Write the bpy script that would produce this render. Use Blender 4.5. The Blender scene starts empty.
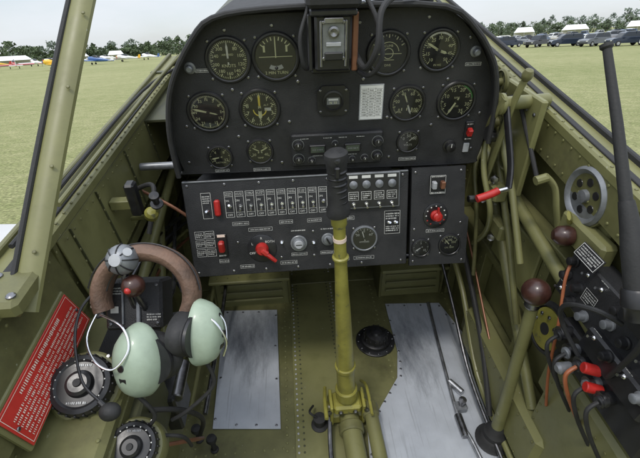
import bpy,bmesh,math,random
import numpy as np
from mathutils import Vector as V, Matrix, Quaternion
random.seed(3); rng=np.random.default_rng(5)
rad=math.radians
# aircraft frame -> world : taildragger sits 12 deg nose-up, pilot eye 2.45 m above the grass
TA=Matrix.Translation((0,0,2.45))@Matrix.Rotation(rad(11.7),4,'X')@Matrix.Rotation(rad(1.0),4,'Y')
ID=Matrix.Identity(4)
def fr(o,x,y):
    x=V(x).normalized(); y=V(y); n=x.cross(y).normalized(); y=n.cross(x)
    m=Matrix((x,y,n)).transposed().to_4x4(); m.translation=V(o); return m

# ---------------------------------------------------------------- materials
def mat(name,col,rough=.5,metal=0.,var=.15,sc=25,bump=0.,bsc=500,coat=0.,chips=None,chipth=.66,chipsc=60,spec=.5,dirt=0.,dcol=(.035,.03,.02)):
    m=bpy.data.materials.new(name); m.use_nodes=True; nt=m.node_tree; N=nt.nodes; L=nt.links
    b=N['Principled BSDF']; b.inputs['Metallic'].default_value=metal; b.inputs['Coat Weight'].default_value=coat
    b.inputs['Specular IOR Level'].default_value=spec
    tc=N.new('ShaderNodeTexCoord')
    n=N.new('ShaderNodeTexNoise'); n.inputs['Scale'].default_value=sc; n.inputs['Detail'].default_value=6; n.inputs['Roughness'].default_value=.65
    L.new(tc.outputs['Object'],n.inputs['Vector'])
    mr=N.new('ShaderNodeMapRange'); mr.inputs[1].default_value=.3; mr.inputs[2].default_value=.7
    mr.inputs[3].default_value=1-var; mr.inputs[4].default_value=1+var
    L.new(n.outputs['Fac'],mr.inputs[0])
    mx=N.new('ShaderNodeMix'); mx.data_type='RGBA'; mx.blend_type='MULTIPLY'; mx.inputs[0].default_value=1
    mx.inputs[6].default_value=(*col,1); L.new(mr.outputs[0],mx.inputs[7]); out=mx.outputs[2]
    if dirt:
        n3=N.new('ShaderNodeTexNoise'); n3.inputs['Scale'].default_value=7; n3.inputs['Detail'].default_value=8; n3.inputs['Roughness'].default_value=.75
        L.new(tc.outputs['Object'],n3.inputs['Vector'])
        m3=N.new('ShaderNodeMapRange'); m3.inputs[1].default_value=.48; m3.inputs[2].default_value=.68; m3.inputs[3].default_value=0; m3.inputs[4].default_value=dirt
        L.new(n3.outputs['Fac'],m3.inputs[0])
        x3=N.new('ShaderNodeMix'); x3.data_type='RGBA'; L.new(m3.outputs[0],x3.inputs[0]); L.new(out,x3.inputs[6]); x3.inputs[7].default_value=(*dcol,1); out=x3.outputs[2]
    if chips:
        n2=N.new('ShaderNodeTexNoise'); n2.inputs['Scale'].default_value=chipsc; n2.inputs['Detail'].default_value=5; n2.inputs['Roughness'].default_value=.7
        L.new(tc.outputs['Object'],n2.inputs['Vector'])
        m2=N.new('ShaderNodeMapRange'); m2.inputs[1].default_value=chipth; m2.inputs[2].default_value=chipth+.03
        L.new(n2.outputs['Fac'],m2.inputs[0])
        x2=N.new('ShaderNodeMix'); x2.data_type='RGBA'; L.new(m2.outputs[0],x2.inputs[0]); L.new(out,x2.inputs[6]); x2.inputs[7].default_value=(*chips,1); out=x2.outputs[2]
    L.new(out,b.inputs['Base Color'])
    r=N.new('ShaderNodeMapRange'); r.inputs[1].default_value=.3; r.inputs[2].default_value=.7
    r.inputs[3].default_value=max(0.02,rough-.1); r.inputs[4].default_value=min(1,rough+.1); L.new(n.outputs['Fac'],r.inputs[0]); L.new(r.outputs[0],b.inputs['Roughness'])
    if bump:
        nb=N.new('ShaderNodeTexNoise'); nb.inputs['Scale'].default_value=bsc; nb.inputs['Detail'].default_value=2
        L.new(tc.outputs['Object'],nb.inputs['Vector'])
        bp=N.new('ShaderNodeBump'); bp.inputs['Strength'].default_value=bump; bp.inputs['Distance'].default_value=.001
        L.new(nb.outputs['Fac'],bp.inputs['Height']); L.new(bp.outputs[0],b.inputs['Normal'])
    return m
GREEN=mat('interior_green',(.134,.132,.052),.5,var=.26,sc=9,bump=.15,bsc=120,chips=(.26,.27,.18),chipth=.685,dirt=.5)
GREEN2=mat('interior_green_light',(.176,.174,.070),.45,var=.22,sc=14,chips=(.33,.33,.27),chipth=.685,dirt=.4)
DKGREEN=mat('dark_green',(.06,.064,.03),.5,var=.3,sc=12,dirt=.4)
YEL=mat('zinc_yellow_green',(.250,.232,.048),.40,var=.24,sc=20,chips=(.11,.11,.055),chipth=.62,coat=.1,dirt=.4)
BLK=mat('crinkle_black',(.019,.0195,.021),.5,var=.4,sc=14,bump=.9,bsc=900,chips=(.07,.07,.072),chipth=.715,chipsc=90,dirt=.5,dcol=(.034,.033,.030))
BLKS=mat('satin_black',(.016,.016,.017),.35,var=.3,sc=40)
BLKR=mat('black_rubber',(.02,.02,.02),.7,var=.3,sc=60,bump=.3,bsc=300)
FACE=mat('dial_black',(.010,.010,.011),.6,var=.2)
WHT=mat('marking_white',(.60,.60,.56),.6,var=.12)
LUME=mat('radium_paint',(.62,.62,.40),.6,var=.12)
YLW=mat('yellow_marking',(.75,.60,.08),.5,var=.1)
GREY=mat('grey_metal',(.20,.21,.22),.4,metal=.4,var=.25,sc=40)
LGREY=mat('light_grey_paint',(.36,.37,.38),.5,var=.15,sc=40)
ALU=mat('aluminium',(.50,.51,.53),.40,metal=1,var=.25,sc=60)
STEEL=mat('dark_steel',(.25,.25,.26),.35,metal=1,var=.3,sc=60)
CHROME=mat('chrome',(.75,.75,.77),.2,metal=1,var=.05)
RED=mat('red_paint',(.40,.018,.014),.42,var=.25,sc=60,coat=.2)
MAROON=mat('dark_brown_knob',(.045,.017,.012),.38,var=.4,sc=60,coat=.2)
PLAC=mat('placard_red',(.50,.035,.025),.38,var=.15,sc=14,coat=.2)
PLACW=mat('placard_print',(.75,.60,.50),.5,var=.1)
LEATH=mat('brown_leather',(.135,.080,.054),.65,var=.45,sc=30,bump=1.0,bsc=220,dirt=.5)
CUP=mat('headset_green',(.30,.37,.28),.38,var=.12,coat=.15,dirt=.2)
ORANGE=mat('orange_wire',(.32,.10,.04),.5,var=.2)
COPPER=mat('oiled_bronze',(.20,.09,.05),.45,metal=.4,var=.3)
LCD=mat('display_grey_green',(.05,.065,.05),.15,var=.05)
SILVERP=mat('silver_dope',(.55,.55,.54),.45,metal=.15,var=.06,sc=3)
def plate_mat():
    m=mat('scuffed_aluminium_plate',(.50,.53,.57),.42,metal=.35,var=.12,sc=9,bump=.1,bsc=60)
    nt=m.node_tree;N=nt.nodes;L=nt.links;b=N['Principled BSDF']
    tc=N.new('ShaderNodeTexCoord')
    n=N.new('ShaderNodeTexNoise'); n.inputs['Scale'].default_value=7; n.inputs['Detail'].default_value=9; n.inputs['Roughness'].default_value=.75
    mp=N.new('ShaderNodeMapping'); mp.inputs['Scale'].default_value=(2.2,.6,1); L.new(tc.outputs['Object'],mp.inputs[0]); L.new(mp.outputs[0],n.inputs['Vector'])
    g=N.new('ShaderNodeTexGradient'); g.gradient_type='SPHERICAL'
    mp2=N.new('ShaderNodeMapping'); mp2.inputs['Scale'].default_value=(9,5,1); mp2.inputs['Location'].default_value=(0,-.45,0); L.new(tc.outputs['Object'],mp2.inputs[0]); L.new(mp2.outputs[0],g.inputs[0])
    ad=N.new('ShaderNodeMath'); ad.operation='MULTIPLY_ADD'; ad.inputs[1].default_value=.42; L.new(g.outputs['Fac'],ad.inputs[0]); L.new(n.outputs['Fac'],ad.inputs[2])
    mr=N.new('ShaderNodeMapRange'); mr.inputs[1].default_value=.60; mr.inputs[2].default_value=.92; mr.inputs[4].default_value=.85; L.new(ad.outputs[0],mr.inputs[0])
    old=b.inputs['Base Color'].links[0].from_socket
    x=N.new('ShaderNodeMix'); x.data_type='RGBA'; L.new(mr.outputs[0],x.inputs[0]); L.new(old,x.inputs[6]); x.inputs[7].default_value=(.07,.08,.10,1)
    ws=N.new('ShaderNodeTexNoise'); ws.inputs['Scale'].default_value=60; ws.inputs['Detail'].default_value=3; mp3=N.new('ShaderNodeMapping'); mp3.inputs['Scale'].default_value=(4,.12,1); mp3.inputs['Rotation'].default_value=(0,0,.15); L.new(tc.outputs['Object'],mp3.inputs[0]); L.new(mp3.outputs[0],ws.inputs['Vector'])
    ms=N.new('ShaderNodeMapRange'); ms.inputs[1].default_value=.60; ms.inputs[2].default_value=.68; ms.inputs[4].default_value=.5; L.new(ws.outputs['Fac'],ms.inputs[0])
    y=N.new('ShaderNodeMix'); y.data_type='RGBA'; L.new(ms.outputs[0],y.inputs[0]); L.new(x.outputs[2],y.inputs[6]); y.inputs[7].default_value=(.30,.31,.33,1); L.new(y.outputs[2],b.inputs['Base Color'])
    return m
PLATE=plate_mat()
def glass_mat(name,tint=(1,1,1),f=1.0):
    m=bpy.data.materials.new(name); m.use_nodes=True; nt=m.node_tree; N=nt.nodes; L=nt.links; N.clear()
    o=N.new('ShaderNodeOutputMaterial'); t=N.new('ShaderNodeBsdfTransparent'); t.inputs[0].default_value=(*tint,1); g=N.new('ShaderNodeBsdfGlossy'); g.inputs['Roughness'].default_value=.04
    fz=N.new('ShaderNodeFresnel'); fz.inputs[0].default_value=1.4; mu=N.new('ShaderNodeMath'); mu.operation='MULTIPLY'; mu.inputs[1].default_value=f
    L.new(fz.outputs[0],mu.inputs[0]); mx=N.new('ShaderNodeMixShader'); L.new(mu.outputs[0],mx.inputs[0]); L.new(t.outputs[0],mx.inputs[1]); L.new(g.outputs[0],mx.inputs[2]); L.new(mx.outputs[0],o.inputs[0])
    return m
GLASS=glass_mat('instrument_glass')

# ---------------------------------------------------------------- mesh builder
_tc={}
def text_geo(s):
    if s in _tc: return _tc[s]
    cu=bpy.data.curves.new('t','FONT'); cu.body=s; cu.size=1; cu.align_x='CENTER'; cu.align_y='CENTER'; cu.resolution_u=2
    o=bpy.data.objects.new('t',cu); me=bpy.data.meshes.new_from_object(o)
    r=([v.co.copy() for v in me.vertices],[tuple(p.vertices) for p in me.polygons])
    bpy.data.objects.remove(o); bpy.data.curves.remove(cu); bpy.data.meshes.remove(me); _tc[s]=r; return r
def catmull(pts,n=6,closed=False):
    P=[V(p) for p in pts]; out=[]; k=len(P)
    rg=range(k) if closed else range(k-1)
    for i in rg:
        if closed: a,b,c,d=P[i-1],P[i],P[(i+1)%k],P[(i+2)%k]
        else: a=P[max(i-1,0)];b=P[i];c=P[i+1];d=P[min(i+2,k-1)]
        for j in range(n):
            t=j/n; out.append(.5*((2*b)+(c-a)*t+(2*a-5*b+4*c-d)*t*t+(3*b-a-3*c+d)*t**3))
    if not closed: out.append(P[-1])
    return out
class M:
    def __init__(s,name,T=ID,air=True): s.n=name;s.v=[];s.f=[];s.m=[];s.mats=[];s.T=T;s.air=air
    def mi(s,m):
        if m not in s.mats: s.mats.append(m)
        return s.mats.index(m)
    def add(s,vs,fs,m,T=None):
        k=len(s.v); X=s.T@T if T is not None else s.T
        s.v+=[X@V(v) for v in vs]; s.f+=[tuple(i+k for i in f) for f in fs]; s.m+=[s.mi(m)]*len(fs)
    def box(s,c,sz,m,rot=None,b=.0015):
        h=[x/2 for x in sz]; b=min(b,min(h)*.49); vs=[];idx={}
        for sx in(-1,1):
            for sy in(-1,1):
                for sz_ in(-1,1):
                    S=(sx,sy,sz_)
                    for a in range(3):
                        idx[(S,a)]=len(vs); vs.append(V([S[i]*(h[i]-(0 if i==a else b)) for i in range(3)]))
        fs=[]
        for a in range(3):
            u,w=(a+1)%3,(a+2)%3
            for sg in(-1,1):
                q=[]
                for (p,r) in((-1,-1),(1,-1),(1,1),(-1,1)):
                    S=[0,0,0];S[a]=sg;S[u]=p;S[w]=r;q.append(idx[(tuple(S),a)])
                fs.append(q if sg>0 else q[::-1])
            for p in(-1,1):
                for r in(-1,1):
                    S0=[0,0,0];S0[u]=p;S0[w]=r;S1=S0[:];S0[a]=-1;S1[a]=1;S0=tuple(S0);S1=tuple(S1)
                    fs.append([idx[(S0,u)],idx[(S1,u)],idx[(S1,w)],idx[(S0,w)]])
        for sx in(-1,1):
            for sy in(-1,1):
                for z in(-1,1): fs.append([idx[((sx,sy,z),a)] for a in range(3)])
        Tm=Matrix.Translation(V(c))@(rot.to_4x4() if rot is not None else ID); s.add(vs,fs,m,Tm)
    def rect(s,c,w,h,m):
        x,y,z=c; s.add([(x-w/2,y-h/2,z),(x+w/2,y-h/2,z),(x+w/2,y+h/2,z),(x-w/2,y+h/2,z)],[(0,1,2,3)],m)
    def outline(s,c,w,h,t,m):
        x,y,z=c
        s.rect((x,y+h/2-t/2,z),w,t,m); s.rect((x,y-h/2+t/2,z),w,t,m); s.rect((x-w/2+t/2,y,z),t,h-2*t,m); s.rect((x+w/2-t/2,y,z),t,h-2*t,m)
    def lathe(s,o,ax,prof,m,seg=28,sc=(1,1)):
        ax=V(ax).normalized(); q=V((0,0,1)).rotation_difference(ax); Tm=Matrix.Translation(V(o))@q.to_matrix().to_4x4()
        vs=[];fs=[];k=len(prof)
        for j in range(seg):
            a=2*math.pi*j/seg
            for r,h in prof: vs.append((r*math.cos(a)*sc[0],r*math.sin(a)*sc[1],h))
        for j in range(seg):
            n=(j+1)%seg
            for i in range(k-1): fs.append((j*k+i,n*k+i,n*k+i+1,j*k+i+1))
        if prof[0][0]>0: fs.append(tuple(j*k for j in range(seg))[::-1])
        if prof[-1][0]>0: fs.append(tuple(j*k+k-1 for j in range(seg)))
        s.add(vs,fs,m,Tm)
    def cyl(s,p0,p1,r0,m,r1=None,seg=20,bev=None):
        p0=V(p0);p1=V(p1);d=p1-p0;L=d.length; r1=r0 if r1 is None else r1
        b=min(r0,r1,L/2)*.18 if bev is None else bev
        if b>0: pr=[(r0-b,0),(r0,b),(r1,L-b),(r1-b,L)]
        else: pr=[(r0,0),(r1,L)]
        s.lathe(p0,d,pr,m,seg)
    def ball(s,c,r,m,rot=None,seg=20,rings=12):
        if not hasattr(r,'__len__'): r=(r,r,r)
        vs=[];fs=[]
        for i in range(rings+1):
            th=math.pi*i/rings
            for j in range(seg):
                a=2*math.pi*j/seg; vs.append((r[0]*math.sin(th)*math.cos(a),r[1]*math.sin(th)*math.sin(a),r[2]*math.cos(th)))
        for i in range(rings):
            for j in range(seg):
                n=(j+1)%seg; fs.append((i*seg+j,(i+1)*seg+j,(i+1)*seg+n,i*seg+n))
        s.add(vs,fs,m,Matrix.Translation(V(c))@(rot.to_4x4() if rot is not None else ID))
    def tube(s,pts,r,m,seg=10,n=6,closed=False,smooth=True,flat=None):
        P=catmull(pts,n,closed) if smooth and len(pts)>2 else [V(p) for p in pts]
        k=len(P); up=None; vs=[];fs=[]
        for i in range(k):
            t=(P[(i+1)%k]-P[i-1]) if closed else (P[min(i+1,k-1)]-P[max(i-1,0)])
            t.normalize()
            if up is None:
                up=V((0,0,1)) if abs(t.z)<.9 else V((1,0,0))
                if flat is not None: up=V(flat)
            if flat is not None: up=V(flat)
            a=(up-t*up.dot(t)).normalized(); up=a; b=t.cross(a)
            rr=r if not callable(r) else r(i/(k-1))
            ra,rb=rr if hasattr(rr,'__len__') else (rr,rr)
            for j in range(seg):
                w=2*math.pi*j/seg; vs.append(P[i]+a*math.cos(w)*ra+b*math.sin(w)*rb)
        for i in range(k if closed else k-1):
            for j in range(seg):
                n2=(j+1)%seg; i2=(i+1)%k; fs.append((i*seg+j,i*seg+n2,i2*seg+n2,i2*seg+j))
        if not closed: fs.append(tuple(range(seg))[::-1]); fs.append(tuple((k-1)*seg+j for j in range(seg)))
        s.add(vs,fs,m)
    def prism(s,pts,z0,z1,m,b=0):
        k=len(pts); vs=[(p[0],p[1],z0) for p in pts]+[(p[0],p[1],z1) for p in pts]
        fs=[tuple(range(k))[::-1],tuple(range(k,2*k))]+[(i,(i+1)%k,k+(i+1)%k,k+i) for i in range(k)]
        s.add(vs,fs,m)
    def text(s,t,c,size,m,rot=0,sx=1):
        vs,fs=text_geo(t); Tm=Matrix.Translation(V(c))@Matrix.Rotation(rot,4,'Z')@Matrix.Diagonal((size*sx,size,1,1)); s.add(vs,fs,m,Tm)
    def screw(s,c,ax,r,m):
        s.lathe(c,ax,[(r,0),(r,r*.35),(r*.7,r*.6),(0,r*.65)],m,8)
    def rivets(s,p0,p1,sp,n,m,r=.0028):
        p0=V(p0);p1=V(p1);k=max(1,int((p1-p0).length/sp))
        for i in range(k+1): s.screw(p0.lerp(p1,i/k),n,r,m)
    def done(s,angle=35,recalc=True):
        me=bpy.data.meshes.new(s.n)
        c=V([(min(v[i] for v in s.v)+max(v[i] for v in s.v))/2 for i in range(3)])
        me.from_pydata([v-c for v in s.v],[],s.f)
        for m in s.mats: me.materials.append(m)
        me.polygons.foreach_set('material_index',s.m); me.update()
        if recalc:
            bm=bmesh.new(); bm.from_mesh(me); bmesh.ops.recalc_face_normals(bm,faces=bm.faces); bm.to_mesh(me); bm.free()
        me.polygons.foreach_set('use_smooth',[True]*len(me.polygons)); me.set_sharp_from_angle(angle=rad(angle))
        o=bpy.data.objects.new(s.n,me); bpy.context.collection.objects.link(o)
        o.matrix_world=(TA if s.air else ID)@Matrix.Translation(c); return o
def RZ(a): return Matrix.Rotation(a,3,'Z')
def RX(a): return Matrix.Rotation(a,3,'X')
def RY(a): return Matrix.Rotation(a,3,'Y')
def P2(a,r): a=rad(a); return r*math.sin(a),r*math.cos(a)

U=fr((0,.78,0),(1,0,0),(0,0,1))
LP=fr((0,.76,-.42),(1,0,0),(0,.291,.957))

# ---------------------------------------------------------------- cockpit tub
def railz(y): return -.322+(y-.5)*.115
m=M('cockpit_floor')
m.box((.07,.65,-1.054),(1.0,1.6,.008),GREEN,b=0)
m.box((.042,.72,-1.0485),(.152,1.36,.003),GREEN2,b=.001); m.box((.195,.72,-1.0492),(.13,1.36,.0016),GREEN,b=.0005)
for x in(-.026,-.012,.096,.110): m.rivets((x,.25,-1.047),(x,1.38,-1.047),.016,(0,0,1),DKGREEN if x in(-.012,.096) else LGREY,r=.0028)
for x in(-.055,.135,.252): m.rivets((x,.25,-1.0485),(x,1.38,-1.0485),.020,(0,0,1),GREEN2,r=.0034)
for x in(-.285,-.315,.50): m.rivets((x,.4,-1.05),(x,1.38,-1.05),.026,(0,0,1),GREEN2,.0034)
for y in(.50,.54,.93,1.15): m.rivets((-.40,y,-1.05),(-.04,y,-1.05),.024,(0,0,1),GREEN2,.0032); m.rivets((.13,y,-1.048),(.27,y,-1.048),.024,(0,0,1),GREEN2,.0032)
m.box((.07,1.15,-1.045),(1.0,.05,.006),GREEN)
m.done()
for pts in(((-.258,1.02),(-.081,1.007),(-.071,.589),(-.246,.605)),((.287,.999),(.470,.985),(.505,.85),(.478,.70),(.463,.45),(.14,.46),(.150,.56),(.20,.63),(.262,.71),(.283,.80))):
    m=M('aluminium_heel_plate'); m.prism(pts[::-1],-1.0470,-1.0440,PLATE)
    for i,p in enumerate(pts):
        q=pts[(i+1)%len(pts)]; c=V((sum(a[0] for a in pts)/len(pts),sum(a[1] for a in pts)/len(pts)))
        for t in(.04,.35,.66):
            w=V(p).lerp(V(q),t); w=w+(c-w).normalized()*.010; m.screw((w.x,w.y,-1.044),(0,0,1),.0035,STEEL)
    m.done()
m=M('firewall_bulkhead'); m.box((.07,1.42,-.72),(1.0,.02,.72),DKGREEN,b=0)
for z in(-.5,-.75,-.95): m.box((.07,1.40,z),(.94,.02,.03),DKGREEN)
for x in(-.2,.07,.34): m.box((x,1.395,-.72),(.03,.02,.66),DKGREEN)
m.tube([(-.1,1.39,-.6),(-.05,1.3,-.7),(.1,1.3,-.72),(.3,1.38,-.8)],.008,BLKR); m.tube([(.3,1.39,-.5),(.2,1.28,-.6),(.0,1.28,-.62),(-.2,1.38,-.9)],.006,STEEL)
m.done()
m=M('left_cockpit_sidewall')
m.box((-.405,.60,-.72),(.006,1.64,.68),GREEN,b=0)
for y in(.30,.56,.80,1.02,1.22):
    m.box((-.390,y,-.72),(.028,.030,.66),GREEN); m.rivets((-.375,y,-1.0),(-.375,y,-.42),.03,(1,0,0),GREEN2,.0022)
m.box((-.385,.60,-.575),(.030,1.6,.022),GREEN); m.box((-.385,.60,-.80),(.030,1.6,.022),GREEN)
m.tube([(-.355,.2,-.72),(-.355,1.38,-.545)],.012,GREEN2,smooth=False,seg=14); m.tube([(-.36,.60,-1.03),(-.36,1.0,-.58)],.011,GREEN2,smooth=False,seg=14)
m.box((-.3665,.965,-.462),(.004,.82,.145),GREEN2,rot=RY(rad(-6)),b=.001)
for y in(.58,.70,.88,1.06,1.24): m.rivets((-.360,y,-.40),(-.356,y,-.53),.022,(1,0,0),GREEN,.0026); m.box((-.362,y+.012,-.462),(.004,.002,.14),DKGREEN,rot=RY(rad(-6)),b=.0003)
m.rivets((-.3655,.57,-.396),(-.3655,1.36,-.396),.028,(1,0,0),GREEN,.0026); m.rivets((-.354,.57,-.525),(-.354,1.36,-.525),.028,(1,0,0),GREEN,.0026)
m.box((-.3765,.38,-.455),(.004,.34,.13),GREEN,rot=RY(rad(-8)),b=.001); m.rivets((-.372,.22,-.400),(-.372,.54,-.400),.024,(1,0,0),GREEN2,.0026)
m.box((-.372,.88,-.66),(.02,.16,.10),GREEN2,b=.004); m.rivets((-.361,.82,-.62),(-.361,.94,-.62),.03,(1,0,0),STEEL)
m.tube([(-.37,.5,-.60),(-.365,.8,-.68),(-.37,1.35,-.70)],.005,STEEL); m.tube([(-.372,.5,-.63),(-.368,.8,-.71),(-.37,1.35,-.76)],.005,BLKR)
m.done()
m=M('left_canopy_rail')
m.box((-.393,.70,-.376),(.052,1.9,.022),GREEN2,b=.004); m.box((-.418,.70,-.362),(.010,1.9,.014),GREEN,b=.002); m.box((-.385,.70,-.3635),(.012,1.9,.004),BLKR)
m.rivets((-.371,-.1,-.3645),(-.371,1.6,-.3645),.030,(0,0,1),GREEN,.0028)
m.done()
m=M('right_cockpit_sidewall')
vs=[(.535,-.2,-1.05),(.535,1.42,-1.05),(.535,1.42,railz(1.42)-.02),(.535,-.2,railz(-.2)-.02)]
m.add(vs+[(v[0]+.006,v[1],v[2]) for v in vs],[(0,1,2,3),(4,5,6,7),(3,2,6,7)],GREEN)
for y in(.36,.62,.86,1.05,1.24):
    h=railz(y)+1.03; m.box((.520,y,-1.05+h/2),(.028,.032,h),GREEN); m.rivets((.505,y,-1.0),(.505,y,railz(y)-.06),.028,(-1,0,0),GREEN2,.0024)
for z in(-.52,-.70,-.88): m.box((.516,.62,z),(.034,1.6,.020),GREEN,b=.002)
m.box((.50,.72,-.61),(.012,.18,.13),GREEN2,b=.004); m.rivets((.493,.66,-.56),(.493,.79,-.56),.026,(-1,0,0),GREEN,.0026)
m.box((.49,.60,-.93),(.05,.40,.14),GREEN2,b=.012)
m.rivets((.464,.42,-.88),(.464,.79,-.88),.03,(-1,0,0),GREEN,.0028); m.rivets((.464,.42,-.98),(.464,.79,-.98),.03,(-1,0,0),GREEN,.0028)
m.box((.495,.30,-.80),(.035,.34,.26),GREEN2,b=.010); m.rivets((.477,.15,-.70),(.477,.46,-.70),.024,(-1,0,0),GREEN,.0028); m.rivets((.477,.15,-.90),(.477,.46,-.90),.024,(-1,0,0),GREEN,.0028); m.rivets((.477,.455,-.70),(.477,.455,-.90),.024,(-1,0,0),GREEN,.0028)
m.tube([(.49,1.36,-.38),(.485,.2,-.60)],.013,GREEN2,smooth=False,seg=14); m.tube([(.49,.48,-.86),(.49,.95,-.46)],.012,GREEN2,smooth=False,seg=14)
m.tube([(.48,1.3,-.76),(.472,.9,-.84),(.466,.66,-.99),(.468,.42,-1.015)],.008,GREEN2); m.tube([(.47,1.3,-.78),(.46,.9,-.92),(.448,.66,-1.0),(.448,.42,-1.02)],.005,STEEL)
m.tube([(.49,1.2,-.6),(.485,.95,-.70),(.478,.7,-.85),(.47,.55,-.93)],.003,COPPER); m.tube([(.49,1.2,-.63),(.475,.95,-.73),(.468,.7,-.88),(.455,.55,-1.0)],.007,BLKR)
m.done()
m=M('right_canopy_rail')
a=math.atan(.115)
m.box((.522,.70,railz(.70)-.008),(.052,1.92,.022),GREEN2,rot=RX(a),b=.004); m.box((.548,.70,railz(.70)+.006),(.010,1.92,.014),BLKR,rot=RX(a),b=.002); m.box((.515,.70,railz(.70)+.0045),(.012,1.9,.004),BLKR,rot=RX(a))
m.box((.499,.70,railz(.70)-.045),(.004,1.90,.075),GREEN,rot=RX(a),b=.001)
m.rivets((.4965,-.1,railz(-.1)-.02),(.4965,1.6,railz(1.6)-.02),.028,(-1,0,0),GREEN2,.0026); m.rivets((.4965,-.1,railz(-.1)-.07),(.4965,1.6,railz(1.6)-.07),.028,(-1,0,0),GREEN2,.0026)
m.rivets((.502,-.1,railz(-.1)+.003),(.502,1.6,railz(1.6)+.003),.030,(0,0,1),GREEN,.0028)
m.done()
outl=[(-.113,-.119),(-.03,-.113),(.113,-.112),(.267,-.112),(.326,-.148),(.362,-.191),(.380,-.228),(.391,-.285),(.394,-.345),(.388,-.395),(.372,-.409),(.2,-.407),(-.2,-.400),(-.217,-.392),(-.224,-.326),(-.213,-.258),(-.191,-.205),(-.151,-.149)]
arch=[(-.224,-.40),(-.224,-.326),(-.213,-.258),(-.191,-.205),(-.151,-.149),(-.113,-.119),(-.03,-.108),(.113,-.106),(.267,-.112),(.326,-.148),(.362,-.191),(.380,-.228),(.391,-.285),(.394,-.36)]
m=M('glare_shield')
vs=[];n=len(arch)
for y,s_,dz in((.755,1.0,.006),(.86,1.0,.004),(1.1,1.0,-.01),(1.45,1.02,-.03)):
    for (x,z) in arch: vs.append((.085+(x-.085)*s_,y,z+dz))
fs=[(r*n+i,r*n+i+1,(r+1)*n+i+1,(r+1)*n+i) for r in range(3) for i in range(n-1)]
m.add(vs,fs,BLKR)
m.tube([(x,.755,z+.006) for x,z in arch],.005,BLKR,seg=8,n=3)
m.done(recalc=False)
m=M('forward_fuselage_deck')
m.box((.07,1.35,-.395),(.94,.55,.006),DKGREEN,b=0)
pr=[(-.45,-.9),(-.44,-.55),(-.40,-.38),(-.25,-.24),(.07,-.19),(.39,-.24),(.54,-.36),(.58,-.55),(.59,-.9)]
vs=[];n=len(pr)
for y,s_ in((1.5,1),(2.2,.97),(3.0,.9),(3.02,.3)):
    for x,z in pr: vs.append((.07+(x-.07)*s_,y,-.6+(z+.6)*s_))
m.add(vs,[(r*n+i,r*n+i+1,(r+1)*n+i+1,(r+1)*n+i) for r in range(3) for i in range(n-1)],DKGREEN)
m.done(recalc=False)
m=M('fuselage_skin')
for sx,pts in((-1,[(-.42,-.37),(-.46,-.5),(-.49,-.7),(-.50,-.98)]),(1,[(.548,-.33),(.58,-.5),(.61,-.7),(.62,-.98)])):
    vs=[(x,y,z+(0 if sx<0 or i else (y-.5)*.11)) for y in(-1.5,1.5) for i,(x,z) in enumerate(pts)]
    m.add(vs,[(i,i+1,4+i+1,4+i) for i in range(3)],SILVERP)
m.done(recalc=False)
for sx in(-1,1):
    m=M('aircraft_wing'); foil=[(1.42,-.965),(1.40,-.93),(1.25,-.895),(.8,-.875),(.2,-.90),(-.75,-.985),(-.75,-.99),(.2,-1.03),(1.0,-1.05),(1.38,-1.0)]
    vs=[];n=len(foil)
    for x,s_,dz in((.48,1,0),(2,.96,.12),(5.8,.62,.45)):
        for y,z in foil: vs.append(((.07+sx*x),.4+(y-.4)*s_,-.95+(z+.95)*s_+dz))
    m.add(vs,[(r*n+i,r*n+(i+1)%n,(r+1)*n+(i+1)%n,(r+1)*n+i) for r in range(2) for i in range(n)]+[tuple(2*n+i for i in range(n))],SILVERP)
    m.done()
m=M('windshield_post')
m.tube([(-.360,.415,-.40),(-.330,.585,-.235),(-.297,.745,-.078),(-.262,.88,.055),(-.18,.96,.13)],(lambda t:(.017,.009)),GREEN2,seg=12,flat=(1,.2,0))
m.tube([(-.377,.415,-.39),(-.347,.585,-.225),(-.314,.745,-.070),(-.279,.88,.063)],.004,BLKR,seg=8)
m.box((-.374,.42,-.372),(.064,.07,.026),GREEN,b=.006); m.screw((-.352,.40,-.359),(0,0,1),.006,STEEL); m.screw((-.388,.44,-.359),(0,0,1),.006,STEEL)
for t in(0.12,.30,.48,.66,.84):
    q=V((-.360,.415,-.40)).lerp(V((-.262,.88,.055)),t); m.screw(q+V((.003,-.0085,.006)),(.1,-.7,.7),.0028,GREEN)
m.done()
m=M('windshield_side_seal')
m.tube([(-.40,.50,-.355),(-.40,1.2,-.355),(-.30,1.42,-.33)],.004,BLKR,seg=8); m.tube([(-.375,.60,-.350),(-.36,1.2,-.335),(-.25,1.44,-.25)],.0045,GREEN,seg=8)
m.done()

# ---------------------------------------------------------------- main panel
def scrib(m,c,w,h,rows,mt,z=.0005,fill=.85,den=.55):
    x0=c[0]-w/2; y0=c[1]+h/2; dy=h/rows
    for r in range(rows):
        x=x0; e=x0+w*(random.uniform(.6,1) if r==rows-1 and rows>2 else 1)
        while x<e-.001:
            l=min(random.uniform(.15,.5)*dy*4,e-x)
            k=x
            while k<x+l:
                cw=dy*.30; m.rect((k+cw/2,y0-dy*(r+.5)+random.uniform(-.03,.03)*dy,c[2]+z),cw*random.uniform(.5,.95),dy*den*random.choice((1,1,.7,.9)),mt); k+=cw*1.35
            x+=l+dy*.35
def label(m,c,w,h,t,sz,border=True,bg=None):
    x,y,z=c
    m.rect((x,y,z),w,h,bg or FACE)
    if border: m.outline((x,y,z+.0003),w,h,.0006,WHT)
    if t: m.text(t,(x,y,z+.0004),sz,WHT)
m=M('instrument_panel',U)
ol=[(p.x,p.y) for p in catmull([(x,y,0) for x,y in outl],4,True)]
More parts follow.
